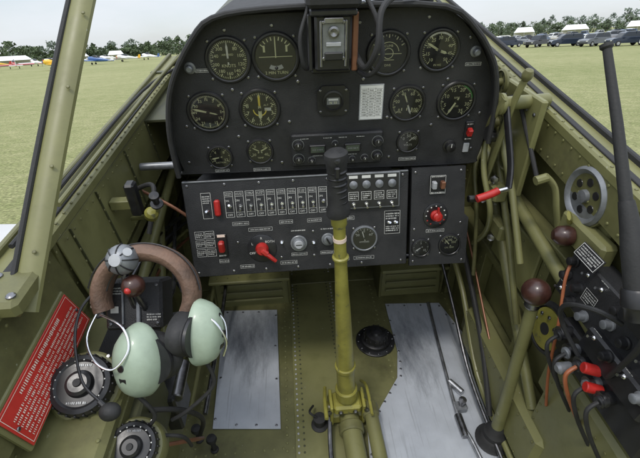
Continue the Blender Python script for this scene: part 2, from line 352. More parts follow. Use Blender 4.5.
m.prism(ol,-.006,0,BLK); m.tube([(x,y,-.003) for x,y in ol],.0032,BLKS,seg=8,closed=True,smooth=False)
for x,y in((-.195,-.30),(-.205,-.375),(-.10,-.235),(.02,-.225),(.14,-.225),(.375,-.30),(.372,-.375),(.30,-.232),(-.10,-.325),(.0,-.30),(.25,-.125),(-.1,-.135),(.33,-.16),(.19,-.30),(-.02,-.13),(.13,-.13),(.28,-.32),(-.02,-.385),(.20,-.385)):
    m.screw((x,y,0),(0,0,1),.0032,STEEL)
label(m,(-.145,-.199,.0008),.030,.006,None,0); scrib(m,(-.145,-.199,.0008),.027,.004,1,WHT)
label(m,(-.062,-.398,.0008),.034,.007,None,0); scrib(m,(-.062,-.398,.0008),.030,.004,1,WHT)
label(m,(-.142,-.396,.0008),.028,.006,None,0); scrib(m,(-.142,-.396,.0008),.024,.004,1,WHT)
label(m,(.239,-.391,.0008),.036,.007,None,0); scrib(m,(.239,-.391,.0008),.032,.004,1,WHT)
label(m,(.343,-.206,.0008),.030,.006,None,0); scrib(m,(.343,-.206,.0008),.026,.004,1,WHT)
for x,y in((-.168,-.194),(.343,-.184)):
    m.lathe((x,y,0),(0,0,1),[(.010,0),(.010,.002),(.0065,.003),(.006,.012),(.004,.0135),(0,.0135)],GREY,16)
m.lathe((.324,-.366,0),(0,0,1),[(.013,0),(.013,.003),(.010,.004),(.0095,.014),(.008,.015),(0,.015)],BLKS,24); m.rect((.324,-.361,.0153),.0015,.008,WHT)
m.box((.358,-.335,.003),(.016,.040,.006),BLKS); m.box((.358,-.335,.011),(.010,.016,.012),RED,rot=RX(.3),b=.002)
scrib(m,(.358,-.320,.006),.012,.005,1,WHT,z=.0008); scrib(m,(.358,-.351,.006),.012,.005,1,WHT,z=.0008)
m.box((.36,-.372,.002),(.012,.020,.004),LGREY)
m.done()

def gauge(name,T,cx,cy,r,maj=12,mino=60,a0=0,a1=360,nums=(),nr=.66,ns=.19,need=(),words=(),ncol=None,extra=None,bez=None,tcol=None,screws=True):
    nc=ncol or LUME; tcl=tcol or nc
    m=M(name,T@Matrix.Translation((cx,cy,0)))
    m.lathe((0,0,0),(0,0,1),[(r*1.09,0),(r*1.09,.0025),(r*1.04,.0050),(r*.97,.0055),(r*.92,.0045),(r*.90,.0014)],bez or BLKS,48)
    if screws:
        for a in(45,135,225,315): x,y=P2(a,r*1.20); m.screw((x,y,0),(0,0,1),.0028,STEEL)
    m.lathe((0,0,0.0005),(0,0,1),[(r*.93,0),(r*.93,.0010),(0,.0010)],FACE,40)
    z=.0019
    def tick(a,l,w,mt,ro=.86):
        ca,sa=math.cos(rad(a)),math.sin(rad(a)); h=w/2*r
        pts=[(-h,(ro-l)*r),(h,(ro-l)*r),(h,ro*r),(-h,ro*r)]
        m.add([(x*ca+y*sa,-x*sa+y*ca,z) for x,y in pts],[(0,1,2,3)],mt)
    for i in range(mino+1): tick(a0+(a1-a0)*i/mino,.08,.022,tcl)
    for i in range(maj+1): tick(a0+(a1-a0)*i/maj,.15,.045,tcl)
    for i,t in enumerate(nums):
        a=a0+(a1-a0)*i/(len(nums) if a1-a0==360 else max(1,len(nums)-1)); x,y=P2(a,nr*r)
        m.text(t,(x,y,z+.0001),ns*r*1.45,nc)
    for t,x,y,s_ in words: m.text(t,(x*r,y*r,z+.0001),s_*r,nc)
    if extra: extra(m,r,z)
    for a,l,w,mt in need:
        ca,sa=math.cos(rad(a)),math.sin(rad(a)); pts=[(-w*.5,-.2),(w*.5,-.2),(w*.7,l*.75),(0,l),(-w*.7,l*.75)]
        m.add([((x*ca+y*sa)*r,(-x*sa+y*ca)*r,z+.0010) for x,y in pts],[(0,1,2,3,4)],mt)
    if need: m.lathe((0,0,z),(0,0,1),[(.09*r,0),(.09*r,.0014),(.05*r,.0018),(0,.0018)],BLKS,16)
    m.lathe((0,0,.0042),(0,0,1),[(r*.92,0),(0,.0001)],GLASS,32)
    return m.done()
def arc(m,r,z,ra,rb,a0,a1,mt,n=16):
    vs=[]
    for i in range(n+1):
        a=a0+(a1-a0)*i/n; vs.append((*P2(a,ra*r),z)); vs.append((*P2(a,rb*r),z))
    m.add(vs,[(2*i,2*i+1,2*i+3,2*i+2) for i in range(n)],mt)
gauge('airspeed_indicator',U,-.100,-.183,.037,12,60,0,360,['','80','100','120','140','160','180','200','240','300'],.62,.15,[(0,.78,.07,WHT)],[('KNOTS',0,-.26,.20),('AIRSPEED',0,.24,.13)])
def turn(m,r,z):
    m.rect((0,.02*r,z),1.5*r,.03*r,LUME); m.rect((0,.35*r,z),.05*r,.75*r,LUME)
    for x in(-.5,.5): m.rect((x*r,.36*r,z),.09*r,.28*r,LUME)
    m.prism([(P2(a,.66*r)[0],P2(a,.66*r)[1]+.10*r) for a in range(150,211,10)]+[(P2(a,.48*r)[0],P2(a,.48*r)[1]+.10*r) for a in range(210,149,-10)],z,z+.0002,LGREY)
    m.ball((0,-.47*r,z+.001),.075*r,BLKS)
gauge('turn_and_bank_indicator',U,-.017,-.181,.039,8,8,-50,50,[],need=[],words=[('2 MIN TURN',0,-.68,.19)],extra=turn)
def climb(m,r,z):
    arc(m,r,z,.50,.53,-80,80,LUME); m.rect((0,-.02*r,z),1.3*r,.03*r,LUME); m.rect((0,-.30*r,z),.6*r,.025*r,LUME)
    arc(m,r,z,.22,.25,180,360,LUME); arc(m,r,z,.22,.25,0,180,LUME)
gauge('artificial_horizon',U,.183,-.182,.037,4,12,-60,60,[],words=[('CLIMB',0,.34,.15),('DIVE',0,-.55,.15)],extra=climb)
gauge('manifold_pressure_gauge',U,.275,-.180,.035,8,40,-140,140,['10','15','20','25','30','35','40','45','50'],.60,.16,[(-60,.8,.08,LUME),(110,.45,.10,LUME)],[('IN HG',0,-.72,.15)],extra=lambda m,r,z:arc(m,r,z,.80,.88,-40,40,WHT))
gauge('directional_gyro',U,-.150,-.274,.036,12,72,0,360,['N','3','6','E','12','15','S','21','24','W','30','33'],.66,.15,[(-75,.8,.08,LUME),(105,.5,.05,LUME)])
gauge('altimeter',U,-.054,-.273,.036,10,50,0,360,['0','1','2','3','4','5','6','7','8','9'],.66,.22,[(0,.80,.08,YLW),(180,.52,.14,LUME)],[('ALT',.34,.22,.15)],extra=lambda m,r,z:(arc(m,r,z,.30,.36,90,270,YLW),m.rect((.42*r,0,z),.34*r,.16*r,WHT)))
gauge('engine_gauge_unit',U,.227,-.274,.033,10,40,-130,130,['0','20','40','60','80','100'],.60,.18,[(160,.7,.08,WHT),(-20,.6,.06,LUME)],[('OIL',-.42,-.5,.16),('FUEL',.42,-.5,.16)],extra=lambda m,r,z:[m.rect((x*r,-.34*r,z),.05*r,.16*r,LUME) for x in(-.3,0,.3)])
gauge('tachometer',U,.323,-.274,.036,10,50,-150,150,['0','5','10','15','20','25','30','35'],.63,.19,[(-150,.78,.08,LUME)],[('RPM',0,.18,.16),('x100',0,-.28,.15)],extra=lambda m,r,z:arc(m,r,z,.82,.88,20,80,mat('green_arc',(.03,.25,.06),.5)))
gauge('suction_gauge',U,-.142,-.366,.0235,6,24,-120,120,['0','4','8','12'],.55,.24,[(-100,.75,.09,LUME)],[('SUCTION',0,-.5,.2)])
gauge('outside_air_thermometer',U,-.062,-.358,.025,6,24,-120,120,['20','0','20','40'],.55,.22,[(60,.75,.09,LUME),(-60,.7,.07,LUME)],[('TEMP',0,-.55,.2)])
gauge('voltmeter',U,.237,-.352,.0225,5,20,-60,60,['0','50','100'],.50,.26,[(50,.75,.07,WHT)],[('VOLTS',0,-.35,.26)],ncol=WHT)
m=M('magnetic_compass_dial',U@Matrix.Translation((.084,-.262,0)))
oc=[(-.030,-.018),(-.020,-.028),(.020,-.028),(.030,-.018),(.030,.018),(.020,.028),(-.020,.028),(-.030,.018)]
m.prism(oc,0,.005,BLKS); m.lathe((0,0,.005),(0,0,1),[(.020,0),(.020,.002),(.0165,.003),(.0155,.0005)],BLKS,28); m.rect((0,0,.0058),.024,.013,GREY); m.rect((0,.003,.0062),.018,.0035,WHT)
m.text('N  33',(0,-.003,.0064),.006,LUME)
for x in(-.024,.024):
    for y in(-.02,.02): m.screw((x,y,.005),(0,0,1),.0025,STEEL)
m.done()
m=M('compass_correction_card',U@Matrix.Translation((.157,-.269,0)))
m.box((0,0,.0012),(.046,.068,.0022),LGREY,b=.0005); m.rect((0,0,.0026),.042,.064,mat('card_white',(.75,.75,.72),.6,var=.03))
for i in range(11): m.rect((0,-.026+i*.0052,.0029),.040,.0004,BLKS)
for x in(-.007,.007): m.rect((x,0,.0029),.0004,.056,BLKS)
for c_ in(-.0135,0,.0135):
    for i in range(10): scrib(m,(c_,-.0234+i*.0052,.0029),.009,.0032,1,BLKS,z=.0002)
m.done()
m=M('radio_control_panel',U@Matrix.Translation((.092,-.358,0)))
m.box((0,0,.005),(.182,.068,.012),BLK,b=.003)
for x in(-.040,.030):
    m.box((x,.004,.013),(.032,.018,.006),BLKS); m.rect((x,.004,.0163),.026,.012,LCD); scrib(m,(x,.004,.0163),.020,.006,1,GREY)
for x,y,r_ in((-.078,.014,.009),(-.078,-.016,.009),(-.052,-.02,.006),(-.005,-.018,.007),(-.005,.014,.005),(.055,-.02,.006),(.080,.014,.009),(.080,-.016,.009),(.030,-.021,.005)):
    m.lathe((x,y,.011),(0,0,1),[(r_*1.2,0),(r_*1.2,.001),(r_,.0015),(r_*.9,.010),(r_*.75,.011),(0,.011)],BLKS,18); m.lathe((x,y,.011),(0,0,1),[(r_*1.3,0),(r_*1.3,.0008),(r_*1.2,.0009)],GREY,18)
    m.rect((x,y+r_*.35,.0222),.0012,r_*.6,WHT)
for x in(-.065,-.02,.01,.045): scrib(m,(x,.026,.0113),.016,.003,1,WHT)
for x in(-.04,.03): scrib(m,(x,-.011,.0113),.020,.0028,1,WHT)
m.done()

# ---------------------------------------------------------------- lower switch panel
m=M('electrical_switch_panel',LP)
m.box((.008,-.094,-.004),(.466,.212,.008),BLK,b=.002); m.box((.008,-.094,-.075),(.44,.19,.13),BLKS,b=.004)
m.box((.008,.010,.0005),(.462,.003,.003),GREY,b=.0008)
for x in(-.215,-.14,-.07,0,.07,.14,.228):
    for y in(.002,-.190): m.screw((x,y,0),(0,0,1),.003,STEEL)
def toggle(m,x,y,z=0,up=.35,mt=None):
    m.lathe((x,y,z),(0,0,1),[(.0042,0),(.0042,.002),(.003,.0035)],CHROME,10); m.tube([(x,y,z+.002),(x,y+.010*up,z+.014)],(lambda t:.0014+.001*t),mt or CHROME,seg=8,smooth=False)
for i in range(10):
    x=-.134+i*.0215
    m.outline((x,-.041,.0008),.0175,.055,.0007,WHT)
    m.rect((x,-.024,.0008),.0160,.0006,WHT); m.rect((x,-.058,.0008),.0160,.0006,WHT)
    scrib(m,(x,-.019,.0008),.0135,.0062,2,WHT)
    m.text('ON',(x-.0045,-.033,.0010),.006,WHT); m.text('OFF',(x,-.0635,.0010),.006,WHT)
    toggle(m,x+.001,-.045,up=random.choice((-.6,-.6,.6)))
m.box((-.158,-.045,.006),(.012,.034,.012),RED,b=.003); m.outline((-.180,-.041,.0008),.020,.055,.0007,WHT); scrib(m,(-.180,-.028,.0008),.015,.018,4,WHT); toggle(m,-.180,-.053)
m.box((.163,-.026,.004),(.116,.076,.009),GREY,b=.002); m.rect((.163,-.026,.0088),.110,.070,BLKS)
for i in range(4):
    x=.123+i*.0268; m.lathe((x,-.012,.0088),(0,0,1),[(.0085,0),(.0085,.003),(.006,.0045),(0,.006)],GREY,18)
    m.rect((x,.004,.0091),.018,.006,WHT); m.rect((x,-.036,.0091),.021,.018,WHT); m.rect((x,-.036,.0093),.0195,.0165,BLKS); scrib(m,(x,-.036,.0093),.016,.013,3,WHT); toggle(m,x,-.053,.009,-.5)
for i in range(3):
    for j in range(2):
        x=-.203+j*.021;y=-.104-i*.020; m.outline((x,y,.0008),.019,.017,.0006,WHT); scrib(m,(x,y,.0008),.015,.011,3,WHT)
m.box((-.158,-.128,.003),(.022,.050,.006),BLKS); m.box((-.158,-.128,.012),(.012,.026,.014),RED,rot=RX(.25),b=.003); m.rect((-.158,-.106,.0064),.016,.006,PLACW); scrib(m,(-.158,-.150,.0062),.016,.006,1,WHT)
def dial(m,x,y,r,mt,cap=None,h=.009):
    m.lathe((x,y,0),(0,0,1),[(r,0),(r,.003),(r*.93,.004),(r*.8,.004),(r*.72,h),(r*.6,h+.001),(0,h+.001)],mt,28)
dial(m,.004,-.135,.018,GREY); m.lathe((.004,-.135,.0105),(0,0,1),[(.010,0),(.008,.003),(0,.003)],LGREY,20); m.rect((.004,-.135,.0138),.013,.002,BLKS)
dial(m,.067,-.130,.014,GREY); m.box((.067,-.130,.012),(.003,.016,.008),BLKS,rot=RZ(.5))
for x,t in((.004,None),(.067,None)): scrib(m,(x,-.106,.0006),.030,.005,1,WHT); m.outline((x,-.160,.0006),.034,.007,.0005,WHT); scrib(m,(x,-.160,.0006),.030,.004,1,WHT)
label(m,(.207,-.100,.0008),.034,.052,None,0); scrib(m,(.207,-.086,.0008),.028,.016,3,WHT); scrib(m,(.207,-.114,.0008),.028,.014,3,WHT); toggle(m,.200,-.100); toggle(m,.214,-.100)
for x,y,w in((.11,-.085,.03),(.145,-.178,.045),(-.075,-.098,.05),(-.02,-.085,.028),(.04,-.085,.03),(.10,-.178,.025),(-.158,-.165,.02),(-.115,-.083,.034),(-.020,-.178,.036),(-.11,-.181,.03)):
    m.outline((x,y,.0006),w,.008,.0005,WHT); scrib(m,(x,y,.0006),w*.85,.0045,1,WHT)
for x,y in((.036,-.110),(.036,-.165),(.104,-.105),(.104,-.155),(-.125,-.125),(-.035,-.165)): m.screw((x,y,0),(0,0,1),.0028,STEEL)
toggle(m,.036,-.135); toggle(m,-.032,-.130)
m.done()
m=M('magneto_switch',LP@Matrix.Translation((-.075,-.141,0)))
m.lathe((0,0,0),(0,0,1),[(.031,0),(.031,.002),(.029,.003),(0,.003)],BLKS,32)
for a,t in((-60,'L'),(0,'R'),(50,'BOTH'),(-115,'OFF')): x,y=P2(a,.023); m.text(t,(x,y,.0034),.0075,WHT)
m.lathe((0,0,.003),(0,0,1),[(.014,0),(.014,.006),(.012,.010),(.010,.014),(0,.015)],RED,24)
m.box((.006,-.005,.015),(.018,.012,.012),RED,rot=RZ(-.75),b=.003); m.tube([(.004,-.004,.015),(.018,-.016,.017),(.028,-.026,.016)],(lambda t:.0055-.0015*t),RED,seg=10)
m.done()
gauge('ammeter',LP,.146,-.133,.027,6,12,-60,60,['30','0','60'],.60,.20,[(-15,.7,.06,WHT)],[('AMPERES',0,-.3,.2)],ncol=WHT,bez=GREY)
m=M('fuel_and_starter_panel',LP)
m.prism([(.2475,-.205),(.375,-.207),(.375,-.10),(.365,-.09),(.361,.014),(.2475,.014)],-.008,.001,BLK); m.box((.305,-.095,-.07),(.10,.19,.12),BLKS)
for x,y in((.255,.005),(.352,.005),(.255,-.195),(.366,-.198),(.256,-.12),(.358,-.11)): m.screw((x,y,.001),(0,0,1),.003,STEEL)
m.box((.302,-.022,.003),(.034,.040,.005),BLKS)
for x in(.293,.311): m.box((x,-.022,.010),(.009,.016,.012),LGREY if x<.3 else COPPER,rot=RX(.2))
scrib(m,(.302,-.005,.0056),.028,.005,1,WHT); scrib(m,(.302,-.039,.0056),.028,.005,1,WHT); m.outline((.302,-.022,.0057),.033,.039,.0007,WHT)
m.lathe((.301,-.090,.001),(0,0,1),[(.027,0),(.027,.003),(.024,.004),(.018,.004),(.016,.003),(0,.003)],BLKS,32)
for a in range(-150,151,30): x,y=P2(a,.021); m.lathe((.301+x,-.090+y,.005),(0,0,1),[(.0016,0),(0,.0004)],WHT if abs(a)<100 else RED,8)
m.lathe((.301,-.090,.004),(0,0,1),[(.012,0),(.012,.004),(.009,.008),(.010,.016),(.007,.019),(0,.020)],RED,24); m.box((.301,-.078,.020),(.004,.020,.006),RED,b=.0015)
m.outline((.302,-.125,.0016),.040,.007,.0006,WHT); scrib(m,(.302,-.125,.0016),.034,.004,1,WHT)
m.done()
gauge('fuel_pressure_gauge',LP,.272,-.163,.020,6,24,-130,130,['0','5','10'],.50,.24,[(-120,.75,.09,WHT)],[],ncol=WHT)
gauge('cylinder_head_thermometer',LP,.336,-.160,.0235,6,24,-60,60,['0','200','350'],.45,.22,[(-40,.75,.07,LUME)],[('CYL TEMP',0,-.3,.2)])

# ---------------------------------------------------------------- standby compass mount top centre
m=M('standby_compass_mount')
m.box((.078,.742,-.150),(.060,.05,.086),BLKS,b=.004); m.box((.078,.717,-.145),(.036,.004,.056),GREY,b=.001); m.box((.078,.74,-.104),(.074,.06,.010),BLKS,b=.003)
m.box((.114,.745,-.150),(.010,.045,.090),COPPER,b=.002); m.box((.041,.745,-.150),(.008,.045,.086),BLKS,b=.002)
m.box((.078,.735,-.083),(.085,.06,.030),BLKR,b=.006); m.box((.078,.76,-.198),(.07,.03,.012),BLKS,b=.003)
m.lathe((.078,.714,-.132),(0,-1,0),[(.009,0),(.009,.003),(.006,.004),(0,.002)],STEEL,20); m.box((.078,.714,-.150),(.024,.003,.006),LGREY,b=.001); m.box((.078,.713,-.115),(.030,.006,.008),STEEL,b=.001)
m.box((.058,.716,-.150),(.004,.006,.070),STEEL,b=.001); m.box((.098,.716,-.150),(.004,.006,.070),STEEL,b=.001); m.box((.078,.714,-.168),(.030,.006,.012),BLKS,b=.002)
for x in(.062,.094):
    for z in(-.118,-.172): m.screw((x,.715,z),(0,-1,0),.003,STEEL)
m.tube([(.118,.75,-.17),(.128,.70,-.185),(.142,.68,-.15),(.150,.70,-.10),(.19,.74,-.085),(.25,.78,-.10)],.0050,BLKR,seg=10)
m.tube([(.112,.75,-.19),(.135,.71,-.20),(.155,.70,-.17),(.148,.72,-.12),(.13,.75,-.08),(.12,.76,-.04)],.0040,BLKR,seg=10)
m.tube([(.045,.75,-.19),(.030,.72,-.185),(.025,.72,-.14),(.04,.74,-.10),(.05,.76,-.06)],.0035,BLKR,seg=10)
m.tube([(.10,.74,-.10),(.15,.76,-.094),(.20,.78,-.097)],.003,ALU,seg=8)
m.done()

# ---------------------------------------------------------------- control stick
m=M('control_stick')
top=V((.071,.615,-.287)); bot=V((.100,.602,-.955)); d=(bot-top)
def sp(t): return top+d*t
g=[(.0,.0),(.013,.001),(.0178,.005),(.0185,.014),(.0165,.024),(.0145,.04),(.0150,.06),(.0162,.08),(.0168,.095),(.0185,.105),(.0200,.113),(.0195,.121),(.012,.124),(0,.124)]
m.lathe(top,d,g,BLKR,28,sc=(1,1.15))
for k in range(6): m.lathe(sp(.05+k*.017),d,[(.0155,0),(.0172,.002),(.0172,.004),(.0155,.006)],BLKS,24)
m.box(top+V((.0,-.020,-.030)),(.009,.010,.020),BLKS,b=.003); m.lathe(top+V((0,-.014,-.012)),(0,-1,.4),[(.005,0),(.005,.006),(0,.007)],BLKS,14)
m.lathe(sp(.185),d,[(.0115,0),(.0115,.05),(.0120,.09),(.013,.15),(.0165,.24),(.0195,.34),(.0215,.44),(.0220,.50),(.0225,.54)],YEL,28)
m.lathe(sp(.255),d,[(.0126,0),(.0126,.008)],PLACW,24); m.lathe(sp(.32),d,[(.0135,0),(.0160,.002),(.0160,.006),(.014,.008)],YEL,24)
m.lathe(sp(.185),d,[(.0135,0),(.0145,.003),(.0145,.018),(.0125,.022)],YEL,24)
m.lathe(sp(.93),d,[(.024,0),(.027,.003),(.027,.030),(.024,.034)],YEL,24); m.lathe(sp(.80),d,[(.0225,0),(.0245,.002),(.0245,.010),(.0225,.012)],YEL,24)
m.box((.100,.60,-.968),(.070,.05,.030),YEL,b=.006)
for x in(.060,.140): m.box((x,.60,-.985),(.008,.055,.075),YEL,b=.003)
m.cyl((.050,.60,-.985),(.150,.60,-.985),.012,STEEL)
for x in(.0545,.1455): m.lathe((x,.60,-.985),(1 if x>.1 else -1,0,0),[(.016,0),(.016,.005),(.010,.008),(0,.008)],YEL,16); m.lathe((x,.573,-.962),(0,-1,.2),[(.006,0),(.006,.004),(0,.005)],STEEL,6)
m.tube([(.045,.55,-.95),(.045,.60,-.955),(.05,.66,-.99)],.005,YEL); m.tube([(.155,.55,-.95),(.155,.63,-.955),(.15,.68,-1.0)],.004,YEL)
for x in(.082,.118): m.lathe((x,.574,-.968),(0,-1,0),[(.006,0),(.006,.004),(.003,.006),(0,.006)],STEEL,6)
m.done()
m=M('stick_torque_tube')
m.cyl((.105,.60,-1.01),(.118,.20,-1.01),.025,GREEN2,seg=28); m.lathe((.106,.565,-1.01),(0,-1,0),[(.028,0),(.031,.003),(.031,.022),(.028,.025)],GREEN,28)
m.box((.105,.62,-1.02),(.10,.07,.04),YEL,b=.008)
m.cyl((.158,.58,-.985),(.163,.20,-.985),.017,GREEN2,seg=24); m.lathe((.1575,.60,-.985),(0,-1,0),[(.010,0),(.020,.002),(.021,.010),(.021,.03),(.018,.034)],GREEN,24)
m.tube([(.06,.62,-1.0),(.05,.5,-1.02),(.055,.3,-1.03)],.006,STEEL)
m.done()
m=M('fuel_selector_floor_valve',fr((.224,.846,-1.05),(1,0,0),(0,1,0)))
m.lathe((0,0,.003),(0,0,1),[(.060,0),(.060,.004),(.056,.006),(.046,.007),(.044,.016),(.040,.018),(.036,.019),(.034,.032),(.030,.040),(.018,.044),(.014,.050),(0,.052)],BLKS,36)
for a in range(0,360,30): x,y=P2(a,.053); m.screw((x,y,.009),(0,0,1),.003,STEEL)
for a in range(0,360,24): x,y=P2(a,.036); m.box((x,y,.028),(.004,.004,.020),BLKR,rot=RZ(-rad(a)))
m.lathe((0,0,.0505),(0,0,1),[(.006,0),(.005,.003),(0,.003)],GREY,12)
m.done()
m=M('floor_vent_plug'); m.lathe((.030,.592,-1.05),(0,0,1),[(.022,0),(.022,.006),(.014,.010),(.013,.028),(.016,.030),(.016,.036),(0,.038)],BLKR,20); m.tube([(.030,.592,-1.02),(.006,.60,-1.0),(.016,.63,-1.02)],.003,BLKR); m.done()
for x,y in((-.276,.581),(-.235,.552)):
    m=M('seat_adjust_peg'); m.lathe((x,y,-1.05),(0,0,1),[(.010,0),(.010,.004),(.006,.006),(.006,.040),(.011,.044),(.013,.050),(.011,.058),(0,.060)],BLKR,16); m.done()
for x0,x1 in((-.285,-.035),(.275,.49)):
    m=M('rudder_pedal'); xc=(x0+x1)/2; w=x1-x0
    m.box((xc,1.06,-.99),(w,.010,.15),GREEN2,rot=RX(rad(-12)),b=.004); m.box((xc,1.035,-.915),(w+.01,.05,.012),GREEN2,b=.004)
    for x in(x0,x1): m.box((x,1.09,-.98),(.008,.11,.14),GREEN,b=.003)
    for k in range(3): m.box((xc,1.048-.005*k,-.96-.03*k),(w*.82,.006,.008),GREEN2,b=.002)
    m.rivets((x0+.02,1.030,-.909),(x1-.02,1.030,-.909),.03,(0,0,1),GREEN,.0028); m.cyl((x0-.02,1.11,-.93),(x1+.02,1.11,-.93),.011,STEEL)
    for x in(x0+.04,x1-.04): m.tube([(x,1.11,-.93),(x,1.25,-.75),(x,1.30,-.5)],.010,DKGREEN)
    m.done()

# ---------------------------------------------------------------- right side equipment
m=M('hand_fuel_lever')
b0=V((.455,.512,-1.045)); t0=V((.424,.515,-.548))
m.lathe(b0,(0,0,1),[(.040,0),(.042,.006),(.036,.012),(.034,.022),(.028,.028),(.027,.040),(.020,.048),(.016,.062),(.013,.066)],BLKR,28)
m.tube([b0+V((0,0,.04)),b0.lerp(t0,.35)+V((.004,0,0)),t0],(lambda t:.0145-.0035*t),GREEN2,seg=16); m.ball(t0+V((-.002,0,.012)),.0250,MAROON); m.lathe(t0+V((0,0,-.026)),(0,0,1),[(.012,0),(.014,.004),(.011,.012)],STEEL,16)
m.done()
m=M('flap_crank_handle')
m.tube([(.345,.655,-.421),(.372,.658,-.414),(.386,.662,-.410)],.0075,RED,seg=14); m.cyl((.378,.66,-.411),(.408,.665,-.408),.005,CHROME)
m.tube([(.408,.665,-.408),(.414,.69,-.37),(.412,.73,-.31),(.412,.76,-.27)],(lambda t:(.005,.010)),BLKS,seg=12,flat=(1,0,0))
m.cyl((.400,.755,-.275),(.50,.765,-.275),.013,GREEN2); m.lathe((.405,.755,-.275),(-1,0,0),[(.020,0),(.020,.006),(.012,.010),(0,.010)],GREEN2,20)
m.done()
m=M('hydraulic_hand_lever_quadrant')
for (x,y,z,r_) in((.43,.80,-.33,.036),(.455,.78,-.40,.030),(.44,.84,-.26,.026)):
    m.lathe((x,y,z),(-1,0,-.0),[(r_,0),(r_,.004),(r_*.86,.007),(r_*.82,.004),(r_*.3,.004),(r_*.28,.012),(0,.013)],GREEN,28)
    for a in range(0,360,60): px,pz=P2(a,r_*.55); m.lathe((x-.0042,y+px,z+pz),(-1,0,0),[(r_*.16,0),(0,.0006)],DKGREEN,12)
m.box((.465,.79,-.36),(.012,.15,.20),GREEN2,b=.006)
m.tube([(.425,.79,-.46),(.418,.76,-.36),(.420,.745,-.27),(.425,.735,-.225)],(lambda t:(.005,.010-.002*t)),GREEN2,seg=12,flat=(1,0,0))
m.lathe((.425,.734,-.226),(0,-.3,1),[(.006,0),(.009,.005),(.010,.012),(.007,.020),(0,.023)],GREEN,18)
m.tube([(.43,.80,-.33),(.44,.70,-.44),(.45,.62,-.56)],.007,GREEN2,seg=12,smooth=False); m.tube([(.45,.80,-.42),(.46,.70,-.55),(.475,.60,-.72)],.007,GREEN,seg=12,smooth=False)
m.tube([(.41,.81,-.33),(.405,.77,-.42),(.42,.73,-.50),(.44,.76,-.58),(.45,.82,-.66)],.006,GREEN2,seg=12)
m.box((.44,.76,-.47),(.03,.05,.035),GREEN2,b=.005); m.box((.455,.74,-.555),(.022,.06,.04),GREEN,b=.005); m.cyl((.39,.78,-.50),(.46,.78,-.50),.008,STEEL)
m.cyl((.40,.80,-.36),(.46,.80,-.36),.012,STEEL); m.tube([(.40,.80,-.36),(.395,.76,-.30),(.40,.745,-.26)],(lambda t:(.004,.009)),GREEN,seg=10,flat=(1,0,0))
for k in range(5): m.screw((.458,.73+.03*k,-.29),(-1,0,0),.004,STEEL)
for (x,y,z) in((.425,.78,-.50),(.43,.76,-.44),(.445,.74,-.58)): m.lathe((x,y,z),(-.6,-.8,0),[(.009,0),(.009,.006),(.004,.008),(0,.008)],STEEL,6)
m.tube([(.47,.88,-.32),(.455,.80,-.28),(.46,.74,-.33),(.47,.68,-.40)],.0045,BLKR); m.tube([(.47,.9,-.4),(.43,.86,-.46),(.43,.8,-.56),(.46,.8,-.75)],.005,GREEN)
m.done()
m=M('elevator_trim_wheel')
c=V((.500,.580,-.380))
m.lathe(c,(-1,0,0),[(.048,-.008),(.052,-.004),(.052,.004),(.047,.009),(.041,.006),(.039,.003),(.012,.003),(.011,.010),(0,.011)],GREY,40)
m.lathe(c+V((.002,0,0)),(-1,0,0),[(.0545,-.005),(.0545,.003)],GREEN2,40)
for a in range(0,360,60): x,y=P2(a,.026); m.lathe(c+V((-.003,x,y)),(-1,0,0),[(.0075,0),(.007,.001),(0,.001)],BLKS,14)
m.box((.522,.58,-.40),(.02,.13,.12),GREEN2,b=.006)
m.done()
m=M('mixture_lever_quadrant')
m.box((.500,.545,-.445),(.030,.12,.05),GREEN2,b=.006)
m.tube([(.505,.545,-.440),(.490,.553,-.445),(.475,.560,-.450)],.006,STEEL,seg=10); m.lathe((.490,.556,-.448),(-1,.25,0),[(.007,0),(.016,.006),(.0190,.016),(.0165,.030),(.009,.038),(0,.039)],MAROON,22)
m.tube([(.492,.60,-.475),(.482,.615,-.43),(.474,.630,-.390),(.458,.645,-.372)],(lambda t:(.004,.009)),GREEN2,seg=12,flat=(1,0,0)); m.tube([(.462,.642,-.375),(.44,.640,-.380)],.0085,GREEN2,smooth=False)
m.tube([(.49,.585,-.44),(.478,.57,-.415),(.465,.56,-.405)],(lambda t:(.003,.008)),YEL,seg=12,flat=(1,0,0))
m.done()
m=M('rudder_lock_wheel'); c=V((.478,.515,-.640))
m.lathe(c,(-1,0,0.15),[(.050,-.006),(.055,0),(.050,.007),(.045,.008),(.044,.002),(.012,.002),(.012,.010),(0,.010)],BLKR,36); m.lathe(c+V((-.003,0,0)),(-1,0,.15),[(.043,0),(.041,.004),(.016,.006),(0,.006)],YEL,32)
for a in range(0,360,45): x,y=P2(a,.031); m.screw(c+V((-.008,x,y)),(-1,0,.15),.004,STEEL)
m.cyl(c,(.53,.515,-.64),.012,STEEL); m.done()
m=M('radio_jack_box')
R1=fr((.478,.400,-.500),(0,-1,0),(.12,0,1))
m.T=R1
m.box((0,0,-.015),(.26,.090,.045),BLK,b=.003); m.box((.05,-.045,-.005),(.14,.045,.05),BLKS,b=.004)
for x in(-.115,-.08,-.045,.0,.035,.07,.105):
    for y in(-.030,.0,.030):
        if (x,y) in((-.045,.0),): continue
        k=random.random(); z0=.008 if y>-.02 or x<-.02 else .020
        if k<.55: m.lathe((x,y,z0),(0,0,1),[(.010,0),(.010,.003),(.0075,.004),(.007,.014),(.005,.015),(0,.015)],random.choice((BLKS,GREY,BLKS)),16)
        else: toggle(m,x,y,z0,.4); scrib(m,(x,y+.012,z0),.018,.003,1,WHT)
m.outline((-.055,.0,.0085),.030,.024,.0007,WHT); scrib(m,(-.055,0,.0080),.024,.018,4,WHT)
m.T=ID
